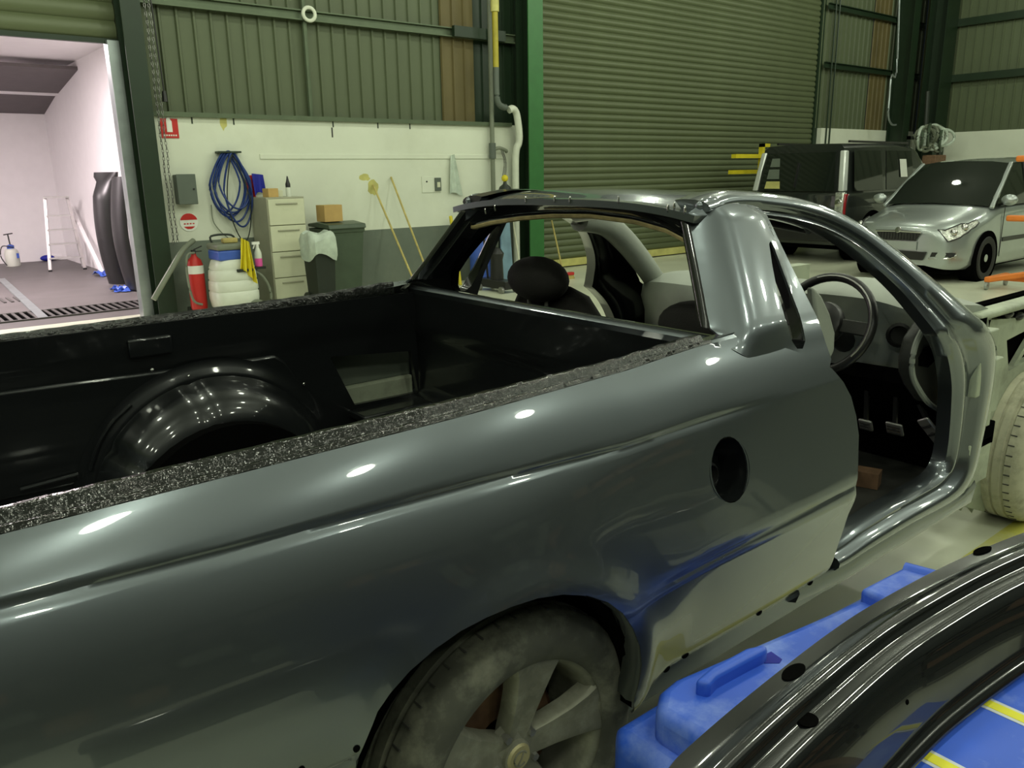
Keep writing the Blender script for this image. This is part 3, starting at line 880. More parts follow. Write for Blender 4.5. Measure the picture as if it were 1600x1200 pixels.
# ---- lower sill under the doorway and pinch weld
so_ = [on_side(u, v) for u, v in ((1516, 752), (1500, 775), (1470, 795), (1430, 815), (1400, 832), (1350, 862), (1315, 884))]
so_.append(Vector((1.02, so_[-1].y + 0.02, so_[-1].z)))
for s in (1, -1):
    rows = []
    for p in so_: rows.append([(p.x, (p.y - 0.012) * s, p.z + 0.015), (p.x, (p.y - 0.022) * s, p.z - 0.01), (p.x, (p.y - 0.012) * s, 0.315), (p.x, (p.y + 0.03) * s, 0.300), (p.x, (p.y + 0.035) * s, 0.262)])
    b = MB(); b.grid(rows); b.build('sill_panel', 'paint', ute, smooth=50)
    b = MB(); b.box((0.28, -0.80 if s == 1 else 0.785, 0.265), (2.15, -0.785 if s == 1 else 0.80, 0.34)); b.build('pinch_weld', 'paint', ute, smooth=0)
b = MB(); b.box((0.3, -0.78, 0.27), (2.3, 0.78, 0.31)); b.build('underfloor', 'hole', ute, smooth=0)

# ---- cab inside
b = MB(); b.box((0.80, -0.76, 0.31), (2.32, 0.76, 0.345)); b.build('cab_floor', 'trim_dark', ute, smooth=0)
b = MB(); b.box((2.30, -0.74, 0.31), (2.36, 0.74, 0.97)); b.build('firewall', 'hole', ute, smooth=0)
b = MB(); b.prism([(0.85, -0.14, 0.34), (0.85, 0.14, 0.34), (0.85, 0.10, 0.56), (0.85, -0.10, 0.56)], (1.4, 0, 0)); b.build('tunnel', 'trim_dark', ute, smooth=0, bevel=0.03)
# dashboard
dp = [(2.52, 1.005), (2.40, 1.040), (2.20, 1.065), (2.02, 1.060), (1.93, 1.030), (1.915, 0.975), (1.945, 0.90), (1.95, 0.80), (1.99, 0.74), (2.12, 0.70), (2.30, 0.66), (2.45, 0.80)]
rows = []
for y in np.linspace(-0.70, 0.70, 40):
    e = 0.035 * abs(y / 0.70) ** 6
    hood = 0.035 * math.exp(-((y + 0.40) / 0.20) ** 4)
    rows.append([(x - e * 0 + (0.12 * abs(y / 0.7) ** 4 if x < 2.1 else 0) - (hood * 1.2 if 0.98 < z and x < 2.1 else 0), y, z - e + (hood if (1.9 < x < 2.25 and z > 0.98) else 0)) for x, z in dp])
b = MB(); b.grid(rows); b.add(rows[0], [tuple(range(len(dp)))]); b.add(rows[-1], [tuple(range(len(dp)))])
dash = b.build('dashboard', 'trim_grey', ute, smooth=50)
pd = hit(1395, 500, 1, -0.46)
b = MB(); b.ball((pd.x, -0.46, pd.z), (0.05, 0.17, 0.055), 20, 10); b.build('instrument_panel', 'hole', dash)
pv = hit(1408, 523, 1, -0.60)
b = MB(); b.lathe([(0.042, 0.0), (0.045, 0.012), (0.034, 0.016), (0.030, 0.006), (0.0, 0.004)], (pv.x - 0.01, -0.60, pv.z), (-1, -0.25, 0.1), 20); b.build('air_vent', 'black_plastic', dash)
b = MB(); b.box((pd.x - 0.045, -0.535, pd.z - 0.055), (pd.x - 0.03, -0.47, pd.z - 0.035)); b.build('switch_plate', 'trim_grey', dash, smooth=0)
# end of the dash: raised ring with a dark opening
pe = [hit(u, v, 1, -0.715) for u, v in ((1452, 500), (1432, 530), (1424, 560), (1424, 585), (1432, 605), (1448, 628), (1465, 640), (1478, 600), (1480, 540), (1472, 505))]
b = MB(); b.prism([tuple(p) for p in pe], (0, 0.05, 0)); b.build('dash_end_cap', 'trim_dark', dash, smooth=40, bevel=0.012)
ph = [hit(u, v, 1, -0.72) for u, v in ((1445, 545), (1437, 560), (1437, 572), (1450, 574), (1460, 565), (1463, 548), (1455, 540))]
b = MB(); b.prism([tuple(p) for p in ph], (0, 0.01, 0)); b.build('dash_end_opening', 'hole', dash, smooth=0)
b = MB(); b.tube(smoothpath([tuple(Vector(p) + Vector((0, -0.004, 0))) for p in (pe[9], pe[0], pe[1], pe[2], pe[3], pe[4], pe[5], pe[6])], 4), 0.010, 8); b.build('dash_end_trim', 'trim_grey', dash)
# lower dark dash trim
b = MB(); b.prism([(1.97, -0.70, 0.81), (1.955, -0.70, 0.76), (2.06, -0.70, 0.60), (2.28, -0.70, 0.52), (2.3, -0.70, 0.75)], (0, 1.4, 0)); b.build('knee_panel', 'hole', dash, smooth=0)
# loose wires and plug by the hinge pillar
pw_ = [tuple(hit(u, v, 1, -0.74)) for u, v in ((1489, 595), (1488, 612), (1484, 634))]
b = MB(); b.tube(pw_, 0.006, 8); b.build('loose_wire', 'yellow', ute)
pk = hit(1478, 616, 1, -0.73)
b = MB(); b.box((pk.x - 0.02, pk.y - 0.01, pk.z - 0.02), (pk.x + 0.015, pk.y + 0.01, pk.z + 0.012)); b.build('wire_plug', 'yellow', ute, smooth=0, bevel=0.004)
pk = [tuple(hit(u, v, 1, -0.42)) for u, v in ((1346, 558), (1348, 570), (1345, 586))]
b = MB(); b.tube(pk, 0.005, 8); b.build('ignition_key', 'chrome', ute)
# steering wheel
d_ = ray(1287, 506); sc_ = 2.95
SWC = Vector(CAM + d_ * sc_)
sw = bpy.data.objects.new('steering_wheel', None); COL.objects.link(sw); sw.parent = ute; sw.location = SWC; sw.rotation_euler = (0, math.radians(-66), 0)
R_ = 0.180
b = MB(); b.tube([(R_ * math.cos(a), R_ * math.sin(a), 0) for a in np.linspace(0, 2 * math.pi, 49)[:-1]], 0.0165, 12, closed=True); b.build('rim', 'black_plastic', sw)
b = MB(); b.lathe([(0.0, 0.045), (0.05, 0.042), (0.075, 0.030), (0.082, 0.010), (0.070, -0.03), (0.03, -0.06), (0.03, -0.16)], (0, 0, 0), (0, 0, 1), 20); b.build('hub', 'black_plastic', sw)
for a in (math.pi * 0.5, -math.pi * 0.5, math.pi):
    b = MB(); b.bar((0.06 * math.cos(a), 0.06 * math.sin(a), 0.012), (R_ * math.cos(a), R_ * math.sin(a), 0.0), 0.05, 0.014); b.build('spoke', 'trim_dark', sw, smooth=40, bevel=0.004)
b = MB(); b.tube([(R_ * math.cos(a), R_ * math.sin(a), 0.0168) for a in np.linspace(-2.2, 0.4, 20)], 0.003, 6); b.build('rim_inlay', 'steel', sw)
b = MB(); b.cyl((SWC.x + 0.06, SWC.y, SWC.z - 0.03), (SWC.x + 0.35, SWC.y, SWC.z - 0.18), 0.045, 0.05, 14); b.build('steering_column', 'black_plastic', ute)
# pale trim panel standing behind the pillar (driver seat side bolster cover)
pp = [hit(u, v, 1, -0.60) for u, v in ((1272, 448), (1285, 462), (1298, 490), (1306, 520), (1305, 548), (1298, 562), (1285, 540), (1276, 500))]
b = MB(); b.prism([tuple(p) for p in pp], (0, 0.03, 0)); o = b.build('belt_trim', 'trim_grey', ute, smooth=40, bevel=0.01); lbl(o, 'pale grey trim panel beside the steering wheel')
# seats
def seat(px, yc, s, name='seat'):
    t = bpy.data.objects.new(name, None); COL.objects.link(t); t.parent = ute
    hx = hit(*px, 1, yc); t.location = (hx.x, yc, hx.z)
    b = MB(); b.ball((0.0, 0, 0), (0.078, 0.158, 0.086), 20, 12); b.build('headrest', 'seat_cloth', t)
    rows = []
    for z, wd, dx, th in ((-0.50, 0.25, -0.16, 0.08), (-0.42, 0.26, -0.15, 0.09), (-0.25, 0.26, -0.13, 0.085), (-0.13, 0.24, -0.11, 0.075), (-0.06, 0.19, -0.10, 0.055), (-0.03, 0.10, -0.10, 0.02)):
        rows.append([(-0.02 - dx + th * math.sin(a), wd * math.cos(a) * (abs(math.cos(a)) ** -0.25 if abs(math.cos(a)) > 0.05 else 1), z) for a in np.linspace(0, 2 * math.pi, 25)])
    b = MB(); b.grid(rows); b.build('backrest', 'seat_cloth', t)
    for y in (-0.05, 0.05):
        b = MB(); b.cyl((0, y, -0.18), (0, y, -0.02), 0.008, n=8); b.build('headrest_post', 'steel', t)
    b = MB(); b.box((0.0, -0.25, -0.62), (0.52, 0.25, -0.46)); b.build('cushion', 'seat_cloth', t, smooth=40, bevel=0.05, segs=4)
    b = MB(); b.box((0.05, -0.22, 0.345 - hx.z), (0.47, 0.22, -0.60)); b.build('seat_base', 'black_plastic', t, smooth=0)
    return t
seat((840, 436), 0.38, 1)
seat((1092, 512), -0.34, 1)
# pedals
for u, v, w_, h_, rt in ((1353, 664, 0.055, 0.05, 0), (1398, 670, 0.065, 0.055, 0), (1458, 676, 0.05, 0.13, 0.55)):
    p = hit(u, v, 0, 2.02)
    pe_ = bpy.data.objects.new('pedal', None); COL.objects.link(pe_); pe_.parent = ute; pe_.location = p; pe_.rotation_euler = (-rt, math.radians(-25), 0)
    b = MB(); b.box((-0.006, -w_ / 2, -h_ / 2), (0.006, w_ / 2, h_ / 2)); b.build('pedal_pad', 'steel', pe_, smooth=40, bevel=0.006)
    for k in range(3):
        b = MB(); b.box((-0.010, -w_ / 2 + 0.008, -h_ / 2 + h_ * (k + 0.6) / 3.6), (-0.005, w_ / 2 - 0.008, -h_ / 2 + h_ * (k + 0.85) / 3.6)); b.build('grip', 'black_rubber', pe_, smooth=0)
    b = MB(); b.bar((0.0, 0, 0), (0.07, 0, 0.22), 0.014, 0.014); b.build('pedal_arm', 'black_plastic', pe_, smooth=0)
# rubbish on the cab floor
p = hit(1352, 752, 2, 0.36)
b = MB(); b.box((-0.035, -0.05, 0), (0.035, 0.05, 0.06)); tag(b.build('small_carton', 'rust', smooth=0, loc=(p.x, p.y, 0.347), rot=(0, 0, 0.3)), 'small brown carton lying on the bare cab floor', 'carton')
# ---- bare engine bay side, in grey-green primer
yb = -0.70
ap = [(1545, 500), (1600, 496), (1760, 494), (1760, 640), (1660, 560), (1620, 570), (1590, 600), (1565, 650), (1552, 700), (1545, 760), (1538, 800), (1500, 790), (1525, 720), (1545, 620)]
hl = [(1573, 532), (1602, 517), (1640, 517), (1640, 545), (1600, 565), (1576, 580)]
A3 = [hit(u, v, 1, yb) for u, v in ap]; H3 = [hit(u, v, 1, yb) for u, v in hl]
b = cdt_panel([(p.x, p.z) for p in A3], [[(p.x, p.z) for p in H3]], lambda x, z: (x, yb, z), 0.05)
o = b.build('inner_guard', 'primer', ute, smooth=0, solid=0.03); lbl(o, 'bare grey-green primed inner guard ahead of the doorway')
a, c = hit(1612, 520, 1, yb + 0.02), hit(1578, 578, 1, yb + 0.02)
b = MB(); b.bar(tuple(a), tuple(c), 0.02, 0.03); b.build('guard_brace', 'primer', ute, smooth=0)
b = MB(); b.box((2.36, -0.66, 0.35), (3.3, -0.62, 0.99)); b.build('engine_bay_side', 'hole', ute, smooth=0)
b = MB(); b.box((2.30, -0.74, 0.955), (3.4, -0.66, 0.985)); b.build('guard_top', 'primer', ute, smooth=40, bevel=0.012)
for u, v in ((1575, 490), (1592, 494)):
    p = hit(u, v, 1, -0.70); b = MB(); b.ball((p.x, -0.70, p.z), (0.035, 0.02, 0.018), 10, 6); b.build('wiring_clip', 'black_plastic', ute)
# hinge pockets
for u0, v0, u1, v1, mt in ((1531, 520, 1552, 541, 'primer'), (1531, 543, 1548, 558, 'hole'), (1525, 565, 1540, 612, 'primer'), (1536, 566, 1551, 640, 'primer'), (1524, 668, 1545, 690, 'hole'), (1524, 650, 1540, 664, 'primer'), (1510, 695, 1535, 745, 'primer')):
    a, c = on_side(u0, v0), on_side(u1, v1); yy = (a.y + c.y) / 2 - 0.014
    b = MB(); b.box((min(a.x, c.x), yy, min(a.z, c.z)), (max(a.x, c.x), yy + 0.05, max(a.z, c.z))); b.build('hinge_plate', mt, ute, smooth=40, bevel=0.005)
for s in (-1, 1):
    b = MB(); b.box((2.32, 0.60 * s - 0.05, 0.30), (3.7, 0.60 * s + 0.05, 0.42)); b.build('chassis_rail', 'primer', ute, smooth=0)
b = MB(); b.box((3.6, -0.65, 0.3), (3.72, 0.65, 0.45)); b.build('front_crossmember', 'primer', ute, smooth=0)
b = MB(); b.box((2.36, 0.62, 0.35), (3.4, 0.70, 0.985)); b.build('inner_guard', 'primer', ute, smooth=0)

# ---- wheels
def wheel(loc, s, tmat, front=False):
    t = bpy.data.objects.new('wheel', None); COL.objects.link(t); t.parent = ute; t.location = loc; t.scale = (1, s, 1)
    # tyre, axis along y, outer face at -y
    pr = [(0.226, -0.098), (0.236, -0.108), (0.260, -0.116), (0.290, -0.114), (0.306, -0.106), (0.318, -0.094), (0.325, -0.072), (0.327, -0.050),
          (0.319, -0.046), (0.319, -0.038), (0.328, -0.034), (0.328, -0.006), (0.320, -0.004), (0.320, 0.004), (0.328, 0.006), (0.328, 0.034), (0.319, 0.038), (0.319, 0.046), (0.327, 0.050),
          (0.325, 0.072), (0.318, 0.094), (0.300, 0.110), (0.260, 0.116), (0.226, 0.098)]
    b = MB(); b.lathe(pr, (0, 0, 0), (0, 1, 0), 72); b.build('tyre', tmat, t, smooth=35)
    # sidewall wear blocks across the shoulder
    b = MB()
    for k in range(48):
        a = 2 * math.pi * k / 48
        e = Vector((math.cos(a), 0, math.sin(a)))
        b.bar(e * 0.3262 + Vector((0, -0.074, 0)), e * 0.3262 + Vector((0, -0.050, 0)), 0.004, 0.004, up=e)
        b.bar(e * 0.3262 + Vector((0, 0.074, 0)), e * 0.3262 + Vector((0, 0.050, 0)), 0.004, 0.004, up=e)
    q = b.build('tread_grooves', 'seam', t, smooth=0); q['kind'] = 'stuff'
    pr = [(0.232, -0.103), (0.236, -0.096), (0.222, -0.090), (0.212, -0.075), (0.205, -0.02), (0.205, 0.09), (0.228, 0.10)]
    b = MB(); b.lathe(pr, (0, 0, 0), (0, 1, 0), 64); rim = b.build('rim', 'alloy', t, smooth=50)
    if not front:
        for k in range(5):
            a = math.radians(79 + 72 * k)
            er = Vector((math.cos(a), 0, math.sin(a))); et = Vector((-math.sin(a), 0, math.cos(a)))
            rows = []
            for r, wd, y in ((0.030, 0.030, -0.062), (0.060, 0.033, -0.066), (0.10, 0.036, -0.074), (0.15, 0.044, -0.084), (0.195, 0.056, -0.091), (0.222, 0.068, -0.094)):
                rows.append([er * r + et * (wd * q_) + Vector((0, y + dy, 0)) for q_, dy in ((-1, 0.04), (-1, 0.006), (-0.86, -0.002), (-0.55, -0.003), (0, 0.004), (0.55, -0.003), (0.86, -0.002), (1, 0.006), (1, 0.04))])
            b = MB(); b.grid(rows); b.build('spoke', 'alloy', t, smooth=40)
            al = a + math.radians(36)
            el = Vector((math.cos(al) * 0.056, -0.062, math.sin(al) * 0.056))
            b = MB(); b.cyl(el + Vector((0, 0.02, 0)), el + Vector((0, -0.012, 0)), 0.011, 0.009, 6); b.build('wheel_nut', 'steel', t, smooth=0)
        b = MB(); b.lathe([(0.07, -0.04), (0.066, -0.056), (0.036, -0.064), (0.034, -0.072), (0.028, -0.076), (0.0, -0.077)], (0, 0, 0), (0, 1, 0), 28); b.build('hub', 'alloy', t)
        b = MB(); b.lathe([(0.031, -0.074), (0.027, -0.0795), (0.0, -0.081)], (0, 0, 0), (0, 1, 0), 24); hc = b.build('hub_cap', 'hub_cap', t)
        # embossed round lion-like mark reduced to a ring and a stroke, as it reads
        b = MB(); b.tube([(0.017 * math.cos(a), -0.081, 0.017 * math.sin(a)) for a in np.linspace(0.4, 5.4, 20)], 0.0022, 6); b.tube([(-0.006, -0.0815, -0.012), (0.002, -0.082, 0.0), (0.008, -0.0815, 0.012)], 0.002, 6)
        b.build('cap_emblem', 'alloy', hc)
        b = MB(); b.lathe([(0.15, -0.01), (0.15, 0.0), (0.05, 0.0)], (0, 0, 0), (0, 1, 0), 32); b.build('brake_disc', 'rust', t)
        b = MB(); b.lathe([(0.205, 0.06), (0.0, 0.06)], (0, 0, 0), (0, 1, 0), 32); b.build('inner_dish', 'hole', t)
    else:
        b = MB(); b.lathe([(0.21, -0.03), (0.10, -0.05), (0.0, -0.05)], (0, 0, 0), (0, 1, 0), 32); b.build('wheel_disc', 'alloy', t)
    return t


wheel((0, -0.735, 0.328), 1, 'rubber')
wheel((0, 0.735, 0.328), -1, 'black_rubber')
wheel((2.94, -0.735, 0.328), 1, 'tyre_oversprayed', True)
wheel((2.94, 0.735, 0.328), -1, 'tyre_oversprayed', True)
b = MB(); b.cyl((0, -0.65, 0.328), (0, 0.65, 0.328), 0.04, n=12); b.build('rear_axle', 'hole', ute)
b = MB(); b.cyl((2.94, -0.65, 0.328), (2.94, 0.65, 0.328), 0.035, n=12); b.build('front_axle', 'hole', ute)


# ================================================================ ALONG THE BACK WALL
WY = YB - 0.002


def wallpt(u, v, dy=0.0): return hit(u, v, 1, YB - dy)


# fire extinguisher location sign
a, c = wallpt(252, 185), wallpt(277, 216)
t = thing('fire_sign', 'red and white fire extinguisher location sign high on the white wall', 'sign', ((a.x + c.x) / 2, WY, c.z))
W_, H_ = 0.19, a.z - c.z
MB().box((-W_ / 2, -0.006, 0), (W_ / 2, 0, H_)).build('sign_board', 'fire_red', t, smooth=0)
b = MB(); b.prism([(-0.03, -0.0065, 0.065), (0.03, -0.0065, 0.065), (0.03, -0.0065, 0.18), (0.012, -0.0065, 0.205), (0.012, -0.0065, 0.225), (-0.02, -0.0065, 0.225), (-0.03, -0.0065, 0.19)], (0, -0.002, 0)); b.build('extinguisher_symbol', 'sign_white', t, smooth=0)
for k in range(6):
    MB().box((-0.07 + k * 0.025, -0.008, 0.022), (-0.054 + k * 0.025, -0.006, 0.038)).build('sign_lettering', 'sign_white', t, smooth=0)
# round sign
p = wallpt(295, 347)
t = thing('round_sign', 'round white sign with red bands below the grey switch box', 'sign', (p.x, WY, p.z - 0.10))
b = MB(); b.cyl((0, 0, 0.10), (0, -0.006, 0.10), 0.105, n=28); b.build('sign_board', 'sign_white', t, smooth=40)
def disc_seg(r, z0, z1):
    pts = []
    for k in range(13):
        z = z0 + (z1 - z0) * k / 12; pts.append((math.sqrt(max(0, r * r - z * z)), z))
    return [(x, -0.007, 0.10 + z) for x, z in pts] + [(-x, -0.007, 0.10 + z) for x, z in pts[::-1]]
b = MB(); b.prism(disc_seg(0.100, 0.025, 0.099), (0, -0.002, 0)); b.build('red_band', 'fire_red', t, smooth=0)
b = MB(); b.prism(disc_seg(0.080, -0.078, -0.050), (0, -0.002, 0)); b.build('red_band', 'fire_red', t, smooth=0)
for k in range(4): MB().box((-0.06 + k * 0.033, -0.009, 0.075), (-0.04 + k * 0.033, -0.006, 0.088)).build('sign_lettering', 'fire_red', t, smooth=0)
# grey switch box
a, c = wallpt(269, 273), wallpt(303, 318)
t = thing('switch_box', 'grey metal electrical switch box on the white wall', 'switch box', ((a.x + c.x) / 2, WY, c.z))
W_, H_ = c.x - a.x, a.z - c.z
MB().box((-W_ / 2, -0.13, 0), (W_ / 2, 0, H_)).build('box_body', 'box_grey', t, smooth=40, bevel=0.008)
MB().box((-W_ / 2 - 0.004, -0.145, -0.004), (W_ / 2 + 0.004, -0.13, H_ + 0.004)).build('box_door', 'box_grey', t, smooth=40, bevel=0.006)
MB().cyl((W_ / 2 - 0.03, -0.15, H_ * 0.5), (W_ / 2 - 0.03, -0.143, H_ * 0.5), 0.012, n=10).build('door_lock', 'black_plastic', t)
# operating chain of the shutter
pa, pc = wallpt(243, 168, 0.1), wallpt(266, 378, 0.1)
b = MB()
for off in (0.0, 0.045):
    n = 62
    for k in range(n):
        z = pc.z + (3.4 - pc.z) * k / n; x = 1.95 + off + 0.004 * math.sin(k * 0.6); h = (3.4 - pc.z) / n * 0.62; wdt = 0.011
        ang = (k % 2) * math.pi / 2
        lk = [(x + wdt * math.cos(q) * math.cos(ang), YB - 0.10 + wdt * math.cos(q) * math.sin(ang), z + h * math.sin(q)) for q in np.linspace(0, 2 * math.pi, 8, endpoint=False)]
        b.tube(lk, 0.004, 4, closed=True)
tag(b.build('hanging_chain', 'steel'), 'thin steel shutter chain hanging in front of the white wall', 'chain')
b = MB(); pk = wallpt(257, 150, 0.03); b.cyl((pk.x, pk.y, pk.z + 0.05), (pk.x, pk.y, pk.z - 0.06), 0.022, 0.03, 10); b.tube([(pk.x, pk.y, pk.z + 0.05), (pk.x - 0.02, pk.y, 3.3), (pk.x - 0.1, pk.y, 4.6)], 0.008, 6)
tag(b.build('pendant_switch', 'black_plastic'), 'black pendant control hanging on its cable above the fire sign', 'switch')
# coil of blue air hose on its hook
t = thing('hose_coil', 'loops of dark blue air hose hanging on the white wall', 'hose', (0, 0, 0))
def loop(cx, zt_, w_, h_, dy, r, mt, name, ph=0.0):
    pts = []
    for a in np.linspace(0, 2 * math.pi, 44, endpoint=False):
        s_ = math.sin(a); k = 1.0 - 0.42 * max(0, s_)
        pts.append((cx + w_ / 2 * math.cos(a) * k + ph * (1 - s_) * 0.5, YB - dy - 0.015 * math.cos(3 * a), zt_ - h_ / 2 + h_ / 2 * s_))
    b = MB(); b.tube(pts, r, 7, closed=True); return b.build(name, mt, t)
p = wallpt(353, 238)
for (dx, dz, w_, h_, dy, ph) in ((-0.02, 0, 0.36, 0.72, 0.05, 0), (0.0, 0.0, 0.40, 0.80, 0.07, 0.02), (0.01, -0.01, 0.37, 0.64, 0.09, 0.05), (-0.03, 0, 0.42, 0.74, 0.06, -0.02), (0.04, 0, 0.32, 0.86, 0.1, 0.04), (-0.05, 0.0, 0.34, 0.68, 0.08, -0.05),
                               (0.0, 0.01, 0.42, 0.70, 0.075, 0.0)):
    loop(p.x + dx, p.z + dz, w_, h_, dy, 0.0115, 'blue_hose', 'hose_loop', ph)
loop(p.x + 0.03, p.z - 0.03, 0.26, 1.0, 0.11, 0.007, 'bin_dark', 'cable_loop', 0.05)
b = MB(); b.bar((p.x - 0.13, YB - 0.06, p.z), (p.x + 0.14, YB - 0.06, p.z), 0.12, 0.02); b.build('hose_hook', 'dark_green', t, smooth=0)
b = MB(); b.tube(smoothpath([tuple(wallpt(330, 320, 0.03)), tuple(wallpt(333, 345, 0.03)), tuple(wallpt(345, 362, 0.03)), tuple(wallpt(357, 372, 0.03))], 5), 0.006, 6); b.build('hose_tail', 'pipe_grey', t)
# filing cabinet
FX, FY = 2.925, 7.30
fcb = thing('filing_cabinet', 'cream four drawer steel filing cabinet against the wall', 'filing cabinet', (FX, FY, 0))
MB().box((0, 0, 0), (0.47, 0.48, 1.30)).build('cabinet_body', 'cabinet_shaded', fcb, smooth=40, bevel=0.006)
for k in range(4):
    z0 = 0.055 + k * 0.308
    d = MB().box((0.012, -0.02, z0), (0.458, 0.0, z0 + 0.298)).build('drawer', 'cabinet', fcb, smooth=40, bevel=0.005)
    MB().box((0.10, -0.034, z0 + 0.235), (0.37, -0.02, z0 + 0.252)).build('drawer_handle', 'cabinet_shaded', d, smooth=40, bevel=0.004)
    MB().box((0.19, -0.0215, z0 + 0.17), (0.28, -0.020, z0 + 0.205)).build('label_holder', 'cabinet', d, smooth=0)
# on the cabinet
def carton(name, label, loc, sz, rz=0.0, mt='carton'):
    t = thing(name, label, 'carton', loc, rz)
    MB().box((-sz[0] / 2, -sz[1] / 2, 0), (sz[0] / 2, sz[1] / 2, sz[2])).build('carton_body', mt, t, smooth=0, bevel=0.003)
    MB().box((-sz[0] / 2 + 0.002, -0.02, sz[2]), (sz[0] / 2 - 0.002, 0.02, sz[2] + 0.001)).build('packing_tape', 'stain', t, smooth=0)
    return t
carton('small_carton', 'small brown carton on top of the filing cabinet', (FX + 0.11, FY + 0.12, 1.30), (0.13, 0.14, 0.10), 0.1)
carton('small_box', 'cream box on top of the filing cabinet beside the bottle', (FX + 0.22, FY + 0.14, 1.30), (0.07, 0.10, 0.075), -0.1, 'cabinet')
t = thing('nozzle_bottle', 'white bottle with black pointed nozzle on the filing cabinet', 'bottle', (FX + 0.335, FY + 0.12, 1.30))
b = MB(); b.lathe([(0, 0), (0.030, 0.0), (0.031, 0.10), (0.024, 0.125), (0.014, 0.13)], n=16); b.build('bottle_body', 'white_plastic', t)
b = MB(); b.lathe([(0.029, 0.10), (0.030, 0.145), (0.018, 0.18), (0.007, 0.235), (0.0, 0.24)], n=14); b.build('nozzle', 'black_plastic', t)
# blue and red cloths hung beside the cabinet
def drape(name, label, cat, pts, th, mt, waves=3, amp=0.02, y=None):
    """hanging cloth: a quad strip with folds. pts = top-left, top-right, bottom-right, bottom-left"""
    tl, tr, br, bl = [Vector(p) for p in pts]; rows = []
    for j in range(13):
        v_ = j / 12; L_, R_ = tl.lerp(bl, v_), tr.lerp(br, v_); row = []
        for i in range(17):
            u_ = i / 16; q = L_.lerp(R_, u_)
            row.append((q.x, q.y - amp * math.sin(u_ * waves * 2 * math.pi + v_ * 1.5) * (0.4 + 0.6 * v_), q.z + 0.02 * math.sin(u_ * 5) * v_))
        rows.append(row)
    b = MB(); b.grid(rows); o = b.build(name, mt, solid=th)
    return tag(o, label, cat)
P = lambda u, v, y: tuple(hit(u, v, 1, y))
drape('blue_cloth', 'bright blue cloth hanging over the corner of the filing cabinet', 'cloth', (P(393, 271, 7.74), P(411, 273, 7.74), P(415, 298, 7.74), P(398, 306, 7.74)), 0.006, 'blue_cloth', 2, 0.015)
drape('red_cloth', 'dark red cloth behind the blue cloth by the filing cabinet', 'cloth', (P(384, 275, 7.78), P(396, 273, 7.78), P(399, 306, 7.78), P(388, 307, 7.78)), 0.006, 'fire_red', 2, 0.015)
# wet vacuum / extractor
EX, EY = 2.36, 7.08
ex = thing('carpet_extractor', 'white plastic carpet extractor with blue head and dark wheels', 'extractor', (EX, EY, 0))
rows = []
for z, hx, hy in ((0.10, 0.20, 0.17), (0.13, 0.235, 0.20), (0.22, 0.25, 0.215), (0.29, 0.25, 0.215), (0.305, 0.238, 0.205), (0.32, 0.25, 0.215), (0.41, 0.245, 0.21), (0.425, 0.232, 0.20), (0.44, 0.243, 0.21), (0.53, 0.235, 0.20), (0.545, 0.222, 0.19), (0.56, 0.230, 0.195), (0.64, 0.20, 0.18), (0.66, 0.17, 0.16)):
    rows.append([(hx * abs(math.cos(a)) ** 0.55 * (1 if math.cos(a) >= 0 else -1), hy * abs(math.sin(a)) ** 0.55 * (1 if math.sin(a) >= 0 else -1), z) for a in np.linspace(0, 2 * math.pi, 33)])
b = MB(); b.grid(rows); b.add(rows[0][:-1], [tuple(range(32))]); b.build('tank', 'white_plastic', ex, smooth=60)
MB().box((-0.19, -0.17, 0.65), (0.15, 0.17, 0.76)).build('motor_head', 'mid_blue', ex, smooth=40, bevel=0.02, segs=3)
MB().box((-0.20, -0.18, 0.76), (0.16, 0.18, 0.83)).build('lid', 'pipe_grey', ex, smooth=40, bevel=0.025, segs=3)
MB().box((-0.02, -0.225, 0.52), (0.17, -0.19, 0.55)).build('latch', 'bin_dark', ex, smooth=40, bevel=0.005)
MB().box((0.06, -0.215, 0.55), (0.09, -0.18, 0.65)).build('latch', 'bin_dark', ex, smooth=40, bevel=0.005)
for s in (-1, 1):
    w_ = bpy.data.objects.new('wheel', None); COL.objects.link(w_); w_.parent = ex; w_.location = (0.17, s * 0.21, 0.10)
    b = MB(); b.lathe([(0.062, -0.02), (0.092, -0.022), (0.10, -0.014), (0.10, 0.014), (0.092, 0.022), (0.062, 0.02)], ax=(0, 1, 0), n=28); b.build('tyre', 'pipe_grey', w_)
    b = MB(); b.lathe([(0.0, -0.018), (0.02, -0.02), (0.03, -0.012), (0.066, -0.012), (0.066, 0.012), (0.0, 0.014)], ax=(0, 1, 0), n=24); b.build('wheel_hub', 'bin_dark', w_)
for s in (-1, 1):
    b = MB(); b.cyl((-0.17, s * 0.13, 0.03), (-0.17, s * 0.13, 0.10), 0.03, n=10); b.build('castor', 'bin_dark', ex)
b = MB(); b.box((-0.2, -0.15, 0.06), (0.2, 0.15, 0.12)); b.build('base', 'bin_dark', ex, smooth=0)
b = MB(); b.tube(smoothpath([(0.20, -0.1, 0.52), (0.30, -0.12, 0.44), (0.36, -0.14, 0.30), (0.36, -0.15, 0.14), (0.28, -0.17, 0.03)], 6), 0.016, 8); b.build('drain_hose', 'pipe_grey', ex)
b = MB(); b.tube(smoothpath([(-0.12, 0.16, 0.80), (-0.13, 0.18, 0.9), (0.1, 0.18, 0.9), (0.14, 0.16, 0.80)], 5), 0.012, 8); b.build('carry_handle', 'bin_dark', ex)
MB().box((EX - 0.09, EY - 0.09, 0.832), (EX + 0.07, EY + 0.0, 0.885)).build('sponge', 'wood', smooth=40, bevel=0.012, segs=3)
tag(bpy.data.objects['sponge'], 'olive yellow sponge on top of the extractor', 'sponge')
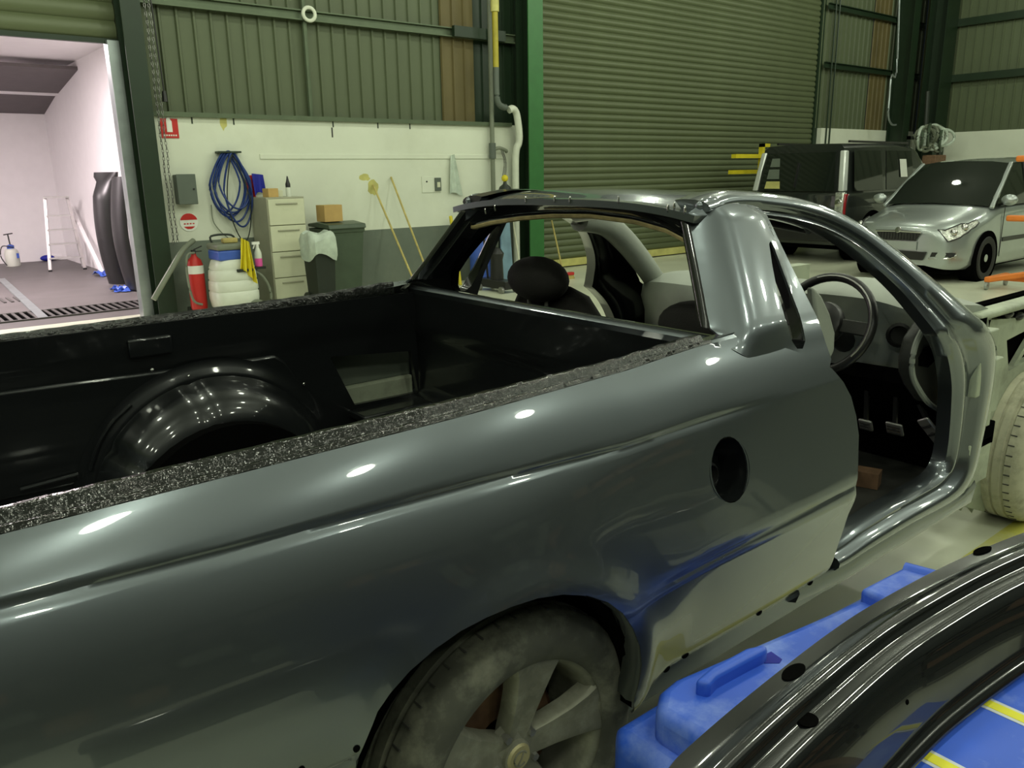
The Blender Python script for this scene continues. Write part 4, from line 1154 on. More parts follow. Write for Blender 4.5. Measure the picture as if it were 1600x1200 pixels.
drape('yellow_cloth', 'crumpled yellow cloth hanging at the side of the extractor', 'cloth', (P(377, 372, 6.86), P(389, 378, 6.86), P(401, 440, 6.86), P(374, 420, 6.86)), 0.006, 'yellow', 3, 0.03)
p = hit(397, 408, 1, 6.90)
t = thing('spray_bottle', 'spray bottle with white head and pink fluid beside the yellow cloth', 'bottle', (EX + 0.285, EY - 0.08, 0.552))
b = MB(); b.lathe([(0, 0), (0.04, 0), (0.042, 0.07), (0.041, 0.09)], n=16); b.build('pink_fluid', 'pink', t)
b = MB(); b.lathe([(0.041, 0.09), (0.040, 0.15), (0.022, 0.20), (0.014, 0.22)], n=16); b.build('bottle_body', 'white_plastic', t)
b = MB(); b.cyl((0, 0, 0.215), (0, 0, 0.245), 0.018, n=12); b.box((-0.06, -0.014, 0.245), (0.025, 0.014, 0.275)); b.bar((-0.03, 0, 0.245), (-0.05, 0, 0.20), 0.012, 0.012); b.build('trigger_head', 'sign_white', t, smooth=40)
MB().box((0.20, -0.14, 0.525), (0.34, -0.02, 0.55)).build('side_shelf', 'bin_dark', ex, smooth=0)
# fire extinguisher behind it
fx = thing('fire_extinguisher', 'red fire extinguisher with black hose standing by the dark wall', 'extinguisher', (2.03, 7.30, 0.10))
b = MB(); b.lathe([(0, 0), (0.085, 0.0), (0.09, 0.03), (0.09, 0.48), (0.07, 0.55), (0.03, 0.59), (0.025, 0.62)], n=24); b.build('cylinder', 'fire_red', fx)
b = MB(); b.lathe([(0.0912, 0.40), (0.0912, 0.49)], n=24); b.build('label_band', 'sign_white', fx)
b = MB(); b.box((-0.02, -0.02, 0.61), (0.02, 0.02, 0.66)); b.bar((0, 0, 0.66), (0.09, -0.03, 0.70), 0.02, 0.012); b.bar((0, 0, 0.64), (0.085, -0.03, 0.645), 0.02, 0.010); b.build('valve', 'black_plastic', fx, smooth=0)
b = MB(); b.tube(smoothpath([(0, -0.03, 0.63), (-0.10, -0.08, 0.60), (-0.12, -0.09, 0.35), (-0.09, -0.10, 0.12), (0.0, -0.11, 0.06)], 6), 0.013, 8); b.build('discharge_hose', 'pipe_grey', fx)
MB().box((-0.10, 0.05, -0.10), (0.10, 0.12, 0.02)).build('stand', 'bin_dark', fx, smooth=0)
# grey suction tube leaning out of the booth
b = MB(); pts = smoothpath([P(302, 376, 7.45), P(285, 392, 7.3), P(262, 430, 7.2), P(240, 468, 7.15)], 6); b.tube(pts, 0.03, 10)
o = tag(b.build('suction_tube', 'pipe_grey'), 'grey flexible suction tube leaning across the dark green column', 'tube')
# wheelie bins
def bin_(name, label, loc, mt, rz=0.0, h=0.98, wdt=0.50, dpt=0.52, closed=True):
    t = thing(name, label, 'bin', loc, rz)
    rows = []
    for z, k in ((0.06, 0.80), (h * 0.92, 1.0), (h * 0.92, 1.05), (h * 0.97, 1.06)):
        hx, hy = wdt / 2 * k, dpt / 2 * k
        rows.append([(-hx, -hy, z), (hx, -hy, z), (hx, hy, z), (-hx, hy, z), (-hx, -hy, z)])
    b = MB(); b.grid(rows); b.add(rows[0][:4], [(0, 1, 2, 3)]); b.build('bin_body', mt, t, smooth=20, bevel=0.012, segs=3)
    if closed:
        b = MB(); b.prism([(-wdt * 0.55, -dpt * 0.58, h * 0.97), (-wdt * 0.55, dpt * 0.55, h * 0.99), (-wdt * 0.55, dpt * 0.55, h * 1.03), (-wdt * 0.55, 0, h * 1.06), (-wdt * 0.55, -dpt * 0.55, h * 1.03)], (wdt * 1.1, 0, 0))
        b.build('bin_lid', mt, t, smooth=30, bevel=0.012, segs=3)
    for s in (-1, 1):
        b = MB(); b.cyl((s * wdt * 0.40, dpt * 0.38, 0.10), (s * wdt * 0.50, dpt * 0.38, 0.10), 0.10, n=18); b.build('wheel', 'bin_dark', t)
    b = MB(); b.cyl((-wdt * 0.4, dpt * 0.60, h * 0.95), (wdt * 0.4, dpt * 0.60, h * 0.95), 0.015, n=8); b.build('grab_handle', mt, t)
    return t
gb_ = bin_('wheelie_bin', 'dark green wheelie bin with closed lid beside the brooms', (3.84, 7.38, 0), 'bin_green', 0.0, 0.93, 0.46, 0.52)
p = hit(556, 374, 1, 7.09); MB().box((-0.02, -0.248, 0.73), (0.17, -0.244, 0.84)).build('white_sticker', 'white_plastic', gb_, smooth=0)
b2 = bin_('refuse_bin', 'black open bin with a white plastic bag hanging over its rim', (3.335, 6.88, 0), 'bin_dark', 0.05, 0.86, 0.27, 0.30, False)
# plastic bag draped over the bin
rows = []
rb_ = random.Random(3)
for z, k in ((0.62, 1.16), (0.68, 1.24), (0.76, 1.25), (0.83, 1.22), (0.88, 1.12), (0.90, 0.98), (0.86, 0.88), (0.80, 0.84)):
    row = []
    for i in range(33):
        a = 2 * math.pi * i / 32; rr = 1 + 0.07 * math.sin(5 * a + z * 9) + 0.04 * math.sin(11 * a)
        row.append((0.150 * k * rr * math.copysign(abs(math.cos(a)) ** 0.7, math.cos(a)), 0.165 * k * rr * math.copysign(abs(math.sin(a)) ** 0.7, math.sin(a)), z + (0.05 * math.sin(3 * a + 1) if z < 0.8 else 0.02 * math.sin(4 * a))))
    rows.append(row)
b = MB(); b.grid(rows); o = b.build('plastic_bag', 'bag', loc=(3.335, 6.88, 0.0)); tag(o, 'translucent white plastic bag draped over the black bin', 'bag')
carton('cardboard_box', 'brown cardboard box standing on the wheelie bin lid', (3.745, 7.36, 0.987), (0.25, 0.20, 0.20), 0.06)
# brooms leaning on the wall
def broom(name, label, top, foot, headmt, stick='wood', hw_=0.19):
    t = thing(name, label, 'broom', tuple(foot))
    d = Vector(top) - Vector(foot)
    b = MB(); b.cyl((0, 0, 0.08), tuple(d), 0.0135, n=8); b.build('broom_handle', stick, t)
    MB().box((-hw_, -0.035, 0.055), (hw_, 0.035, 0.10)).build('broom_head', headmt, t, smooth=40, bevel=0.01)
    b = MB()
    for i in range(24):
        for j in range(3):
            x = -hw_ + 0.012 + i * (2 * hw_ - 0.024) / 23; y = -0.02 + j * 0.02
            b.bar((x, y, 0.055), (x + (x / hw_) * 0.02, y * 1.3, 0.0), 0.010, 0.010)
    q = b.build('bristles', 'wood', t, smooth=0); q['kind'] = 'stuff'
    return t
broom('broom', 'wooden broom leaning on the wall next to the green wheelie bin', wallpt(583, 289, 0.015), hit(657, 472, 2, 0.0), 'black_plastic')
broom('broom', 'taller wooden broom leaning on the white wall to the other side of the first', wallpt(611, 277, 0.015), hit(668, 480, 2, 0.0) + Vector((0.3, 0.25, 0)), 'black_plastic')
broom('broom', 'broom with red head leaning against the roller door', hit(862, 345, 1, 7.82), Vector((7.14, 6.78, 0)), 'fire_red')
broom('squeegee_broom', 'broom with small red head and pale stick near the green column', hit(800, 338, 1, 7.6), Vector((6.46, 6.92, 0)), 'fire_red', 'cabinet', 0.10)
# socket plate, rag and old stains
a = wallpt(683, 288)
t = thing('power_outlet', 'white outlet plate with dark switch on the wall', 'outlet', (a.x, WY, a.z - 0.11))
MB().box((-0.26, -0.008, 0), (0.06, 0, 0.22)).build('plate', 'wall_white', t, smooth=40, bevel=0.003)
MB().box((-0.05, -0.03, 0.02), (0.05, -0.008, 0.20)).build('switch_block', 'box_grey', t, smooth=40, bevel=0.004)
MB().box((-0.02, -0.034, 0.07), (0.03, -0.03, 0.14)).build('rocker', 'cabinet', t, smooth=0)
MB().cyl((-0.18, -0.014, 0.15), (-0.18, -0.008, 0.15), 0.012, n=8).build('screw', 'black_plastic', t)
drape('grey_rag', 'pale grey blue rag hanging on the white wall near the pipes', 'rag', (P(704, 243, 7.76), P(710, 241, 7.76), P(722, 303, 7.76), P(702, 303, 7.76)), 0.005, 'bag', 2, 0.015)
for (u, v, su, sv) in ((570, 277, 0.085, 0.055), (583, 293, 0.09, 0.11), (349, 190, 0.045, 0.10)):
    p = wallpt(u, v); r_ = random.Random(u)
    pts = [(p.x + su * math.cos(a) * r_.uniform(0.7, 1.1), YB - 0.0015, p.z + sv * math.sin(a) * r_.uniform(0.7, 1.1)) for a in np.linspace(0, 2 * math.pi, 14, endpoint=False)]
    b = MB(); b.prism(pts, (0, 0.002, 0)); b.build('glue_stain', 'stain', wb, smooth=0)
for u in (300, 365, 520, 590, 640):
    p = wallpt(u, 190); MB().box((p.x - 0.008, YB - 0.004, 2.13), (p.x + 0.008, YB + 0.01, 2.20)).build('bolt_tab', 'dark_green', wb, smooth=0)
p = wallpt(519, 207); MB().box((p.x - 0.01, YB - 0.002, p.z - 0.06), (p.x + 0.01, YB + 0.002, p.z + 0.06)).build('crack', 'seam', wb, smooth=0)
# pipes by the green column
xa = wallpt(767, 120, 0.08).x
t = thing('riser_pipe', 'grey riser pipe with brackets running down the white wall', 'pipe', (xa, YB - 0.08, 0))
MB().cyl((0, 0, 0.0), (0, 0, HT), 0.034, n=12).build('pipe', 'pipe_grey', t)
pz = wallpt(767, 235).z
b = MB(); b.tube(smoothpath([(0, -0.01, pz), (0.1, -0.03, pz + 0.03), (0.22, -0.03, pz), (0.26, 0.0, pz - 0.02)], 5), 0.026, 8); b.build('tap_handle', 'pipe_grey', t)
b = MB(); b.cyl((0, 0, pz - 0.12), (0, 0, pz + 0.1), 0.05, n=12); b.build('coupling', 'box_grey', t)
for k in range(3):
    b = MB(); b.tube(smoothpath([(0.14 + 0.02 * k, -0.02, pz), (0.20 + 0.02 * k, -0.02, pz - 0.18), (0.15 + 0.03 * k, -0.02, pz - 0.42)], 5), 0.005, 5); b.build('loose_cable', 'seam', t)
xb = wallpt(774, 60, 0.24).x
t = thing('yellow_gas_pipe', 'yellow painted pipe joining a dark pipe beside the column', 'pipe', (xb, YB - 0.24, 0))
zy = wallpt(771, 105, 0.24).z; ze = wallpt(778, 167, 0.24).z
MB().cyl((0, 0, zy), (0, 0, HT), 0.042, n=12).build('yellow_pipe', 'pipe_yellow', t)
b = MB(); b.tube(smoothpath([(0, 0, zy), (0, 0, ze + 0.2), (0.03, 0, ze + 0.05), (0.12, 0, ze), (0.17, 0, ze)], 6), 0.045, 10); b.build('dark_pipe', 'box_grey', t)
zc_ = wallpt(771, 15).z
MB().cyl((0, 0, zc_ - 0.08), (0, 0, zc_ + 0.08), 0.06, n=12).build('valve_body', 'stain', t)
pd_ = [P(795, 172, YB - 0.24), P(801, 170, YB - 0.24), P(807, 178, YB - 0.22), P(811, 205, YB - 0.20), P(811, 222, YB - 0.18), P(806, 240, YB - 0.15), P(806, 300, YB - 0.12)]
b = MB(); b.tube(smoothpath(pd_ + [(pd_[-1][0], YB - 0.12, 0.0)], 6), 0.052, 12); tag(b.build('drain_pipe', 'pipe_white'), 'white plastic drain pipe bending down beside the green column', 'pipe')
b = MB(); p = wallpt(789, 292, 0.40); b.lathe([(0, 0), (0.11, 0), (0.11, p.z - 0.08), (0.08, p.z), (0.03, p.z + 0.04), (0.02, p.z + 0.08)], n=20)
t = thing('gas_cylinder', 'dark gas cylinder with yellow valve knob behind the cab roof', 'cylinder', (p.x, YB - 0.40, 0)); b.build('cylinder_body', 'bin_dark', t)
b = MB(); b.ball((0, 0, p.z + 0.12), 0.05, 12, 8); b.build('valve_knob', 'yellow', t)
# things seen through the cab: drum, boards, trolley
t = thing('blue_drum', 'tall blue plastic drum seen through the empty rear window', 'drum', (6.12, 7.45, 0))
b = MB(); b.lathe([(0, 0), (0.14, 0), (0.15, 0.05), (0.15, 0.35), (0.155, 0.37), (0.15, 0.39), (0.15, 0.85), (0.12, 0.93), (0.05, 0.95), (0.05, 1.0), (0, 1.0)], n=24); b.build('drum_body', 'mid_blue', t)
MB().box((-0.16, -0.16, 0.0), (0.16, 0.16, 0.03)).build('drum_tray', 'sign_white', t, smooth=0)
b = MB(); q0, q1 = P(790, 335, 7.55), P(797, 432, 7.2)
b.prism([(6.30, 7.20, 1.10), (6.44, 7.20, 1.10), (6.46, 7.13, 0.0), (6.24, 7.13, 0.0)], (0, -0.025, 0)); tag(b.build('blue_board', 'light_blue', smooth=0), 'pale blue board leaning against the wall by the column', 'board')
b = MB(); b.cyl((5.72, 7.4, 0.0), (5.80, 7.70, 0.95), 0.025, n=8); tag(b.build('yellow_pole', 'yellow'), 'short yellow pole leaning on the grey dado', 'pole')
t = thing('trolley_jack', 'black trolley jack with upright handle near the blue drum', 'jack', (5.72, 6.55, 0))
MB().box((-0.10, -0.30, 0.05), (0.10, 0.30, 0.16)).build('jack_frame', 'black_plastic', t, smooth=40, bevel=0.01)
b = MB(); b.lathe([(0.09, 0.16), (0.08, 0.42), (0.10, 0.5), (0.06, 0.56), (0.02, 0.58)], n=16); b.build('jack_ram', 'black_plastic', t)
b = MB(); b.tube([(0, 0.2, 0.15), (0, 0.28, 0.75)], 0.015, 8); b.build('jack_handle', 'black_plastic', t)
for sx in (-1, 1):
    for sy in (-1, 1):
        b = MB(); b.cyl((sx * 0.10, sy * 0.24, 0.045), (sx * 0.14, sy * 0.24, 0.045), 0.045, n=14); b.build('wheel', 'steel', t)

# ================================================================ IN THE SPRAY BOOTH
lad = thing('step_ladder', 'aluminium step ladder standing in the spray booth', 'ladder', (2.02, 14.3, 0), -0.15)
LH = 1.25
for s in (-1, 1):
    b = MB(); b.bar((s * 0.27, -0.28, 0), (s * 0.17, 0.0, LH), 0.05, 0.025); b.build('stile', 'ladder_alloy', lad, smooth=0)
    b = MB(); b.bar((s * 0.27, 0.32, 0), (s * 0.17, 0.02, LH - 0.03), 0.035, 0.02); b.build('rear_leg', 'ladder_alloy', lad, smooth=0)
    b = MB(); b.box((s * 0.27 - 0.03, -0.31, 0), (s * 0.27 + 0.03, -0.25, 0.03)); b.build('foot', 'black_plastic', lad, smooth=0)
for k, z in enumerate((0.22, 0.46, 0.70, 0.94)):
    f = z / LH; hw_ = 0.27 - 0.10 * f
    b = MB(); b.box((-hw_, -0.28 + 0.28 * f - 0.04, z - 0.012), (hw_, -0.28 + 0.28 * f + 0.05, z + 0.012)); b.build('tread', 'ladder_alloy', lad, smooth=0)
b = MB(); b.box((-0.20, -0.08, LH - 0.01), (0.20, 0.10, LH + 0.02)); b.build('top_plate', 'ladder_alloy', lad, smooth=0)
b = MB(); b.bar((2.28, 12.9, 0.02), (2.33, 14.9, 1.10), 0.06, 0.06); tag(b.build('white_tube', 'booth_white', smooth=40), 'white tube leaning on the booth wall beside the ladder', 'tube')
t = thing('pressure_sprayer', 'white hand pressure sprayer with blue cap on the booth floor', 'sprayer', (1.39, 15.7, 0))
b = MB(); b.lathe([(0, 0), (0.11, 0.0), (0.12, 0.03), (0.12, 0.24), (0.10, 0.30), (0.05, 0.33)], n=22); b.build('tank', 'white_plastic', t)
b = MB(); b.lathe([(0.06, 0.32), (0.062, 0.38), (0.02, 0.40)], n=16); b.build('cap', 'mid_blue', t)
b = MB(); b.cyl((0, 0, 0.39), (-0.01, 0, 0.58), 0.012, n=8); b.bar((-0.08, 0, 0.58), (0.07, 0, 0.60), 0.025, 0.02); b.build('pump_handle', 'trim_dark', t)
b = MB(); b.tube(smoothpath([(0.04, -0.05, 0.34), (-0.14, -0.1, 0.38), (-0.19, -0.1, 0.2), (-0.12, -0.14, 0.03)], 5), 0.010, 6); b.build('spray_hose', 'trim_dark', t)
MB().box((0.06, -0.125, 0.15), (0.1, -0.11, 0.24)).build('sprayer_label', 'mid_blue', t, smooth=0)
for k, (u, v, mt, lb) in enumerate(((58, 407, 'light_blue', 'pale blue tin lying at the foot of the booth end wall'), (75, 408, 'blue_cloth', 'dark blue rag bundle at the foot of the booth end wall'), (90, 406, 'booth_white', 'white cup lying at the foot of the booth end wall'))):
    p = hit(u, v, 2, 0.0); b = MB()
    if k == 1: b.ball((0, 0, 0.06), (0.13, 0.09, 0.06), 14, 8)
    else: b.cyl((-0.10, 0, 0.06), (0.08, 0.02, 0.06), 0.06, 0.05, 14)
    tag(b.build(('tin', 'rag_bundle', 'cup')[k], mt, loc=(p.x, p.y, 0)), lb, ('tin', 'rag', 'cup')[k])
# bumper covers stood on end by the booth wall
def bumper_up(name, label, x, y, h, rz, w_=0.34, curl=0.0):
    rows = []
    for j in range(25):
        f = j / 24; z = 0.02 + h * f
        cx = 0.10 * math.sin(math.pi * f) + curl * max(0, f - 0.8) * 5
        rows.append([(cx + 0.10 * math.cos(a) - (0.12 * max(0, f - 0.9) * 10 if curl else 0) * (0.5 - abs(math.sin(a))), w_ / 2 * math.sin(a) * (1.0 if f < 0.93 or not curl else 1.4), z) for a in np.linspace(-1.5, 1.5, 15)])
    b = MB(); b.grid(rows); o = b.build(name, 'black_plastic', loc=(x, y, 0), rot=(0, 0, rz), solid=0.012)
    return tag(o, label, 'bumper')
bumper_up('bumper_cover', 'black bumper cover stood on end, with a flared top, by the booth wall', 2.12, 11.2, 1.62, math.pi + 0.5, 0.34, -0.12)
bumper_up('bumper_cover', 'straight black bumper cover stood on end close to the galvanised door guide', 2.14, 10.3, 1.55, math.pi + 0.2, 0.40)
b = MB(); b.box((2.16, 10.68, 0.0), (2.2, 10.76, 1.4)); tag(b.build('black_moulding', 'black_plastic', smooth=0), 'narrow black moulding stood between the two bumper covers', 'moulding')
# blue masking film and white cup on the booth floor
for k, (u0, v0, su, sv, lb) in enumerate(((168, 430, 0.34, 0.16, 'crumpled blue masking film around the foot of the bumper covers'), (200, 454, 0.40, 0.10, 'crumpled blue masking film near the booth floor grating'))):
    p = hit(u0, v0, 2, 0.0); rows = []
    r_ = random.Random(k)
    for j in range(9):
        rows.append([(p.x + su * (i / 14 - 0.5) + r_.uniform(-.02, .02), p.y + sv * 3 * (j / 8 - 0.5) + r_.uniform(-.05, .05), 0.015 + r_.uniform(0, 0.09) * math.sin(math.pi * j / 8)) for i in range(15)])
    b = MB(); b.grid(rows); tag(b.build('masking_film', 'mid_blue', smooth=0, solid=0.004), lb, 'film')
b = MB(); p = hit(212, 437, 2, 0.0); b.cyl((p.x - 0.25, p.y - 0.3, 0.10), (p.x + 0.0, p.y - 0.2, 0.13), 0.075, 0.085, 14); b.cyl((p.x + 0.0, p.y - 0.2, 0.13), (p.x + 0.05, p.y - 0.18, 0.135), 0.10, 0.10, 14)
tag(b.build('white_bucket', 'white_plastic'), 'white bucket lying on its side beneath the bumper covers', 'bucket')

# ================================================================ PARKED CARS
def catmull_rows(keys, n):
    """keys: list of rows of equal length -> smooth rows"""
    cols = [smoothpath([k[i] for k in keys], n) for i in range(len(keys[0]))]
    return [[c[j] for c in cols] for j in range(len(cols[0]))]


def car_wheel(t, loc, s, r=0.31, wd=0.20, mt='black_rubber', n_sp=9):
    w_ = bpy.data.objects.new('wheel', None); COL.objects.link(w_); w_.parent = t; w_.location = loc; w_.scale = (1, s, 1)
    b = MB(); b.lathe([(r * 0.66, -wd / 2 + 0.012), (r * 0.72, -wd / 2), (r * 0.92, -wd / 2), (r, -wd / 2 + 0.03), (r, wd / 2 - 0.03), (r * 0.9, wd / 2), (r * 0.66, wd / 2)], ax=(0, 1, 0), n=40); b.build('tyre', mt, w_)
    b = MB(); b.lathe([(r * 0.68, -wd / 2 + 0.012), (r * 0.64, -wd / 2 + 0.03), (r * 0.6, -0.02), (0, -0.02)], ax=(0, 1, 0), n=36); b.build('rim', 'trim_dark', w_)
    for k in range(n_sp):
        a = 2 * math.pi * k / n_sp; e = Vector((math.cos(a), 0, math.sin(a)))
        b = MB(); b.bar(e * 0.03 + Vector((0, -wd / 2 + 0.03, 0)), e * r * 0.66 + Vector((0, -wd / 2 + 0.025, 0)), 0.035, 0.02, up=(0, 1, 0)); b.build('spoke', 'silver_paint', w_, smooth=0)
    b = MB(); b.lathe([(0.06, -wd / 2 + 0.03), (0.05, -wd / 2 + 0.01), (0, -wd / 2 + 0.008)], ax=(0, 1, 0), n=16); b.build('hub_cap', 'silver_paint', w_)


def half(pts): return [(x, -y, z) for x, y, z in pts] + [(x, y, z) for x, y, z in pts[-2::-1]]


# silver hatchback, nose towards -x
hb = thing('hatchback_car', 'silver hatchback car parked with its headlights towards the ute', 'car', (10.22, 3.37, 0))
K = []
for x, w_, zb_, zs, zh, fl_ in ((0.0, 0.42, 0.24, 0.60, 0.70, 0.9), (0.03, 0.60, 0.21, 0.62, 0.745, 0.95), (0.14, 0.70, 0.19, 0.66, 0.80, 1.0), (0.38, 0.785, 0.18, 0.74, 0.86, 1.0), (0.80, 0.815, 0.18, 0.84, 0.945, 1.0), (1.12, 0.82, 0.18, 0.93, 1.02, 1.0),
                           (1.7, 0.825, 0.18, 0.96, 1.03, 1.0), (2.6, 0.825, 0.18, 0.97, 1.03, 1.0), (3.5, 0.80, 0.18, 0.98, 1.03, 1.0), (3.9, 0.72, 0.22, 0.95, 1.02, 1.0), (3.98, 0.62, 0.26, 0.9, 1.0, 1.0)):
    K.append(half([(x, w_ * 0.90, zb_), (x, w_ * 0.985, zb_ + 0.06), (x, w_ * 1.0, zb_ + 0.20), (x, w_ * 0.995, (zb_ + zs) / 2 + 0.05), (x, w_ * 0.985, zs - 0.06), (x, w_ * 0.95, zs), (x, w_ * 0.85, zs + (zh - zs) * 0.55), (x, w_ * 0.55, zh - 0.012), (x, 0.0, zh)]))
rows = catmull_rows(K, 4)
b = MB(); b.grid(rows); b.add(rows[0], [tuple(range(len(rows[0])))]); b.add(rows[-1], [tuple(range(len(rows[-1])))])
b.build('body', 'silver_paint', hb, smooth=60)
# cabin: glass all round, roof and pillars
gl = [half([(1.02, 0.70, 0.985), (1.00, 0.45, 1.01), (0.99, 0.0, 1.02)]), half([(1.40, 0.665, 1.28), (1.36, 0.42, 1.305), (1.34, 0, 1.315)]), half([(1.83, 0.60, 1.555), (1.77, 0.38, 1.585), (1.75, 0, 1.595)])]
b = MB(); b.grid(catmull_rows(gl, 4)); b.build('windscreen', 'glass_dark', hb, smooth=60)
rf = [half([(1.83, 0.60, 1.555), (1.77, 0.38, 1.585), (1.75, 0, 1.595)]), half([(2.6, 0.61, 1.585), (2.6, 0.4, 1.63), (2.6, 0, 1.64)]), half([(3.5, 0.58, 1.55), (3.5, 0.38, 1.59), (3.5, 0, 1.60)]), half([(3.9, 0.62, 1.05), (3.92, 0.38, 1.06), (3.92, 0, 1.06)])]
b = MB(); b.grid(catmull_rows(rf, 4)); b.build('roof', 'silver_paint', hb, smooth=60)
for s in (-1, 1):
    sg = [[(1.05, 0.78 * s, 0.985), (1.85, 0.615 * s, 1.545)], [(2.1, 0.785 * s, 1.0), (2.1, 0.63 * s, 1.57)], [(2.9, 0.785 * s, 1.0), (2.9, 0.625 * s, 1.575)], [(3.75, 0.72 * s, 1.02), (3.5, 0.60 * s, 1.53)]]
    b = MB(); b.grid(sg); b.build('side_glass', 'glass_dark', hb, smooth=0)
    b = MB(); b.bar((1.0, 0.745 * s, 0.965), (1.84, 0.61 * s, 1.56), 0.055, 0.045); b.build('windscreen_pillar', 'silver_paint', hb, smooth=40, bevel=0.012)
    b = MB(); b.bar((2.15, 0.79 * s, 1.0), (2.2, 0.635 * s, 1.57), 0.05, 0.03); b.build('door_pillar', 'black_plastic', hb, smooth=0)
    # mirror
    mr = MB(); mr.ball((1.16, 0.90 * s, 1.07), (0.07, 0.105, 0.075), 16, 10); mr_ = mr.build('mirror', 'silver_paint', hb)
    b = MB(); b.bar((1.22, 0.78 * s, 1.0), (1.18, 0.86 * s, 1.03), 0.05, 0.03); b.build('mirror_arm', 'black_plastic', mr_, smooth=0)
    # headlight on the body surface
    JC = range(4, 8) if s < 0 else range(9, 13)
    pr_ = [r for r in rows if 0.03 < r[0].x < 0.60]
    JC = [4, 5, 6, 7] if s < 0 else [12, 11, 10, 9]
    patch = []
    for n_, r in enumerate(pr_):
        f_ = n_ / (len(pr_) - 1); line = smoothpath([r[j] for j in JC], 3)
        lo, hi = int(0 + 3.5 * f_ * f_), int(7 - 2.0 * f_ * f_)
        patch.append([line[lo].lerp(line[hi], q_ / 6) + Vector((-0.010, 0.012 * s, 0.008 * math.sin(math.pi * q_ / 6))) for q_ in range(7)])
    b = MB(); b.grid(patch); hh = b.build('headlight', 'lamp_glass', hb, smooth=60, solid=0.02)
    for n_ in (len(pr_) // 3, 2 * len(pr_) // 3):
        q_ = patch[n_][3]; b = MB(); b.ball(tuple(q_), (0.045, 0.05, 0.05), 14, 8); b.build('bulb_reflector', 'chrome', hh)
    b = MB(); b.tube([tuple(r[0]) for r in patch] + [tuple(r[6]) for r in patch[::-1]], 0.009, 6, closed=True); b.build('headlight_rim', 'black_plastic', hh)
    # lower bumper intake with bright strip, bonnet edge
    b = MB(); b.prism([(0.02, 0.43 * s, 0.36), (0.10, 0.70 * s, 0.37), (0.11, 0.72 * s, 0.42), (0.02, 0.45 * s, 0.42)], (-0.03, 0.015 * s, 0)); b.build('fog_intake', 'black_plastic', hb, smooth=0)
    b = MB(); b.tube(smoothpath([(0.0, 0.42 * s, 0.335), (0.05, 0.62 * s, 0.34), (0.13, 0.73 * s, 0.39)], 5), 0.012, 6); b.build('fog_trim', 'chrome', hb)
    # arches and wheels
    for xw in (0.82, 3.30):
        b = MB(); b.cyl((xw, 0.60 * s, 0.31), (xw, 0.826 * s, 0.31), 0.365, n=36); b.build('wheel_arch', 'hole', hb)
        car_wheel(hb, (xw, 0.745 * s, 0.305), 1 if s < 0 else -1, 0.305, 0.19)
    b = MB(); b.box((1.3, 0.822 * s - 0.008, 0.50), (2.95, 0.822 * s + 0.008, 0.56)); b.build('side_moulding', 'black_plastic', hb, smooth=40, bevel=0.006)
    for xd in (1.25, 2.18, 3.0):
        b = MB(); b.box((xd - 0.004, 0.825 * s - 0.004, 0.30), (xd + 0.004, 0.825 * s + 0.004, 0.97)); b.build('door_gap', 'seam', hb, smooth=0)
gr_ = [(-0.015, -0.30, 0.665), (-0.015, 0.30, 0.665), (-0.012, 0.24, 0.56), (-0.012, -0.24, 0.56)]
b = MB(); b.prism(gr_, (-0.02, 0, 0)); gg = b.build('grille', 'black_plastic', hb, smooth=0)
for k in range(13):
    y = -0.24 + k * 0.04; b = MB(); b.box((-0.045, y - 0.005, 0.575), (-0.034, y + 0.005, 0.655)); b.build('grille_bar', 'trim_dark', gg, smooth=0)
b = MB(); b.tube([(-0.035, -0.31, 0.675), (-0.04, 0, 0.685), (-0.035, 0.31, 0.675)], 0.014, 8); b.build('grille_trim', 'chrome', hb)
b = MB(); b.lathe([(0.0, 0.012), (0.035, 0.010), (0.042, 0)], (-0.045, 0, 0.70), (-1, 0, 0.3), 18); b.build('bonnet_badge', 'chrome', hb)
b = MB(); b.prism([(-0.012, -0.40, 0.42), (-0.012, 0.40, 0.42), (-0.012, 0.36, 0.31), (-0.012, -0.36, 0.31)], (-0.025, 0, 0)); b.build('lower_intake', 'black_plastic', hb, smooth=0)
b = MB(); b.box((-0.03, -0.26, 0.44), (-0.012, 0.26, 0.55)); b.build('number_plate_panel', 'silver_paint', hb, smooth=0)
b = MB(); b.box((0.2, -0.6, 0.12), (3.8, 0.6, 0.2)); b.build('underbody', 'hole', hb, smooth=0)

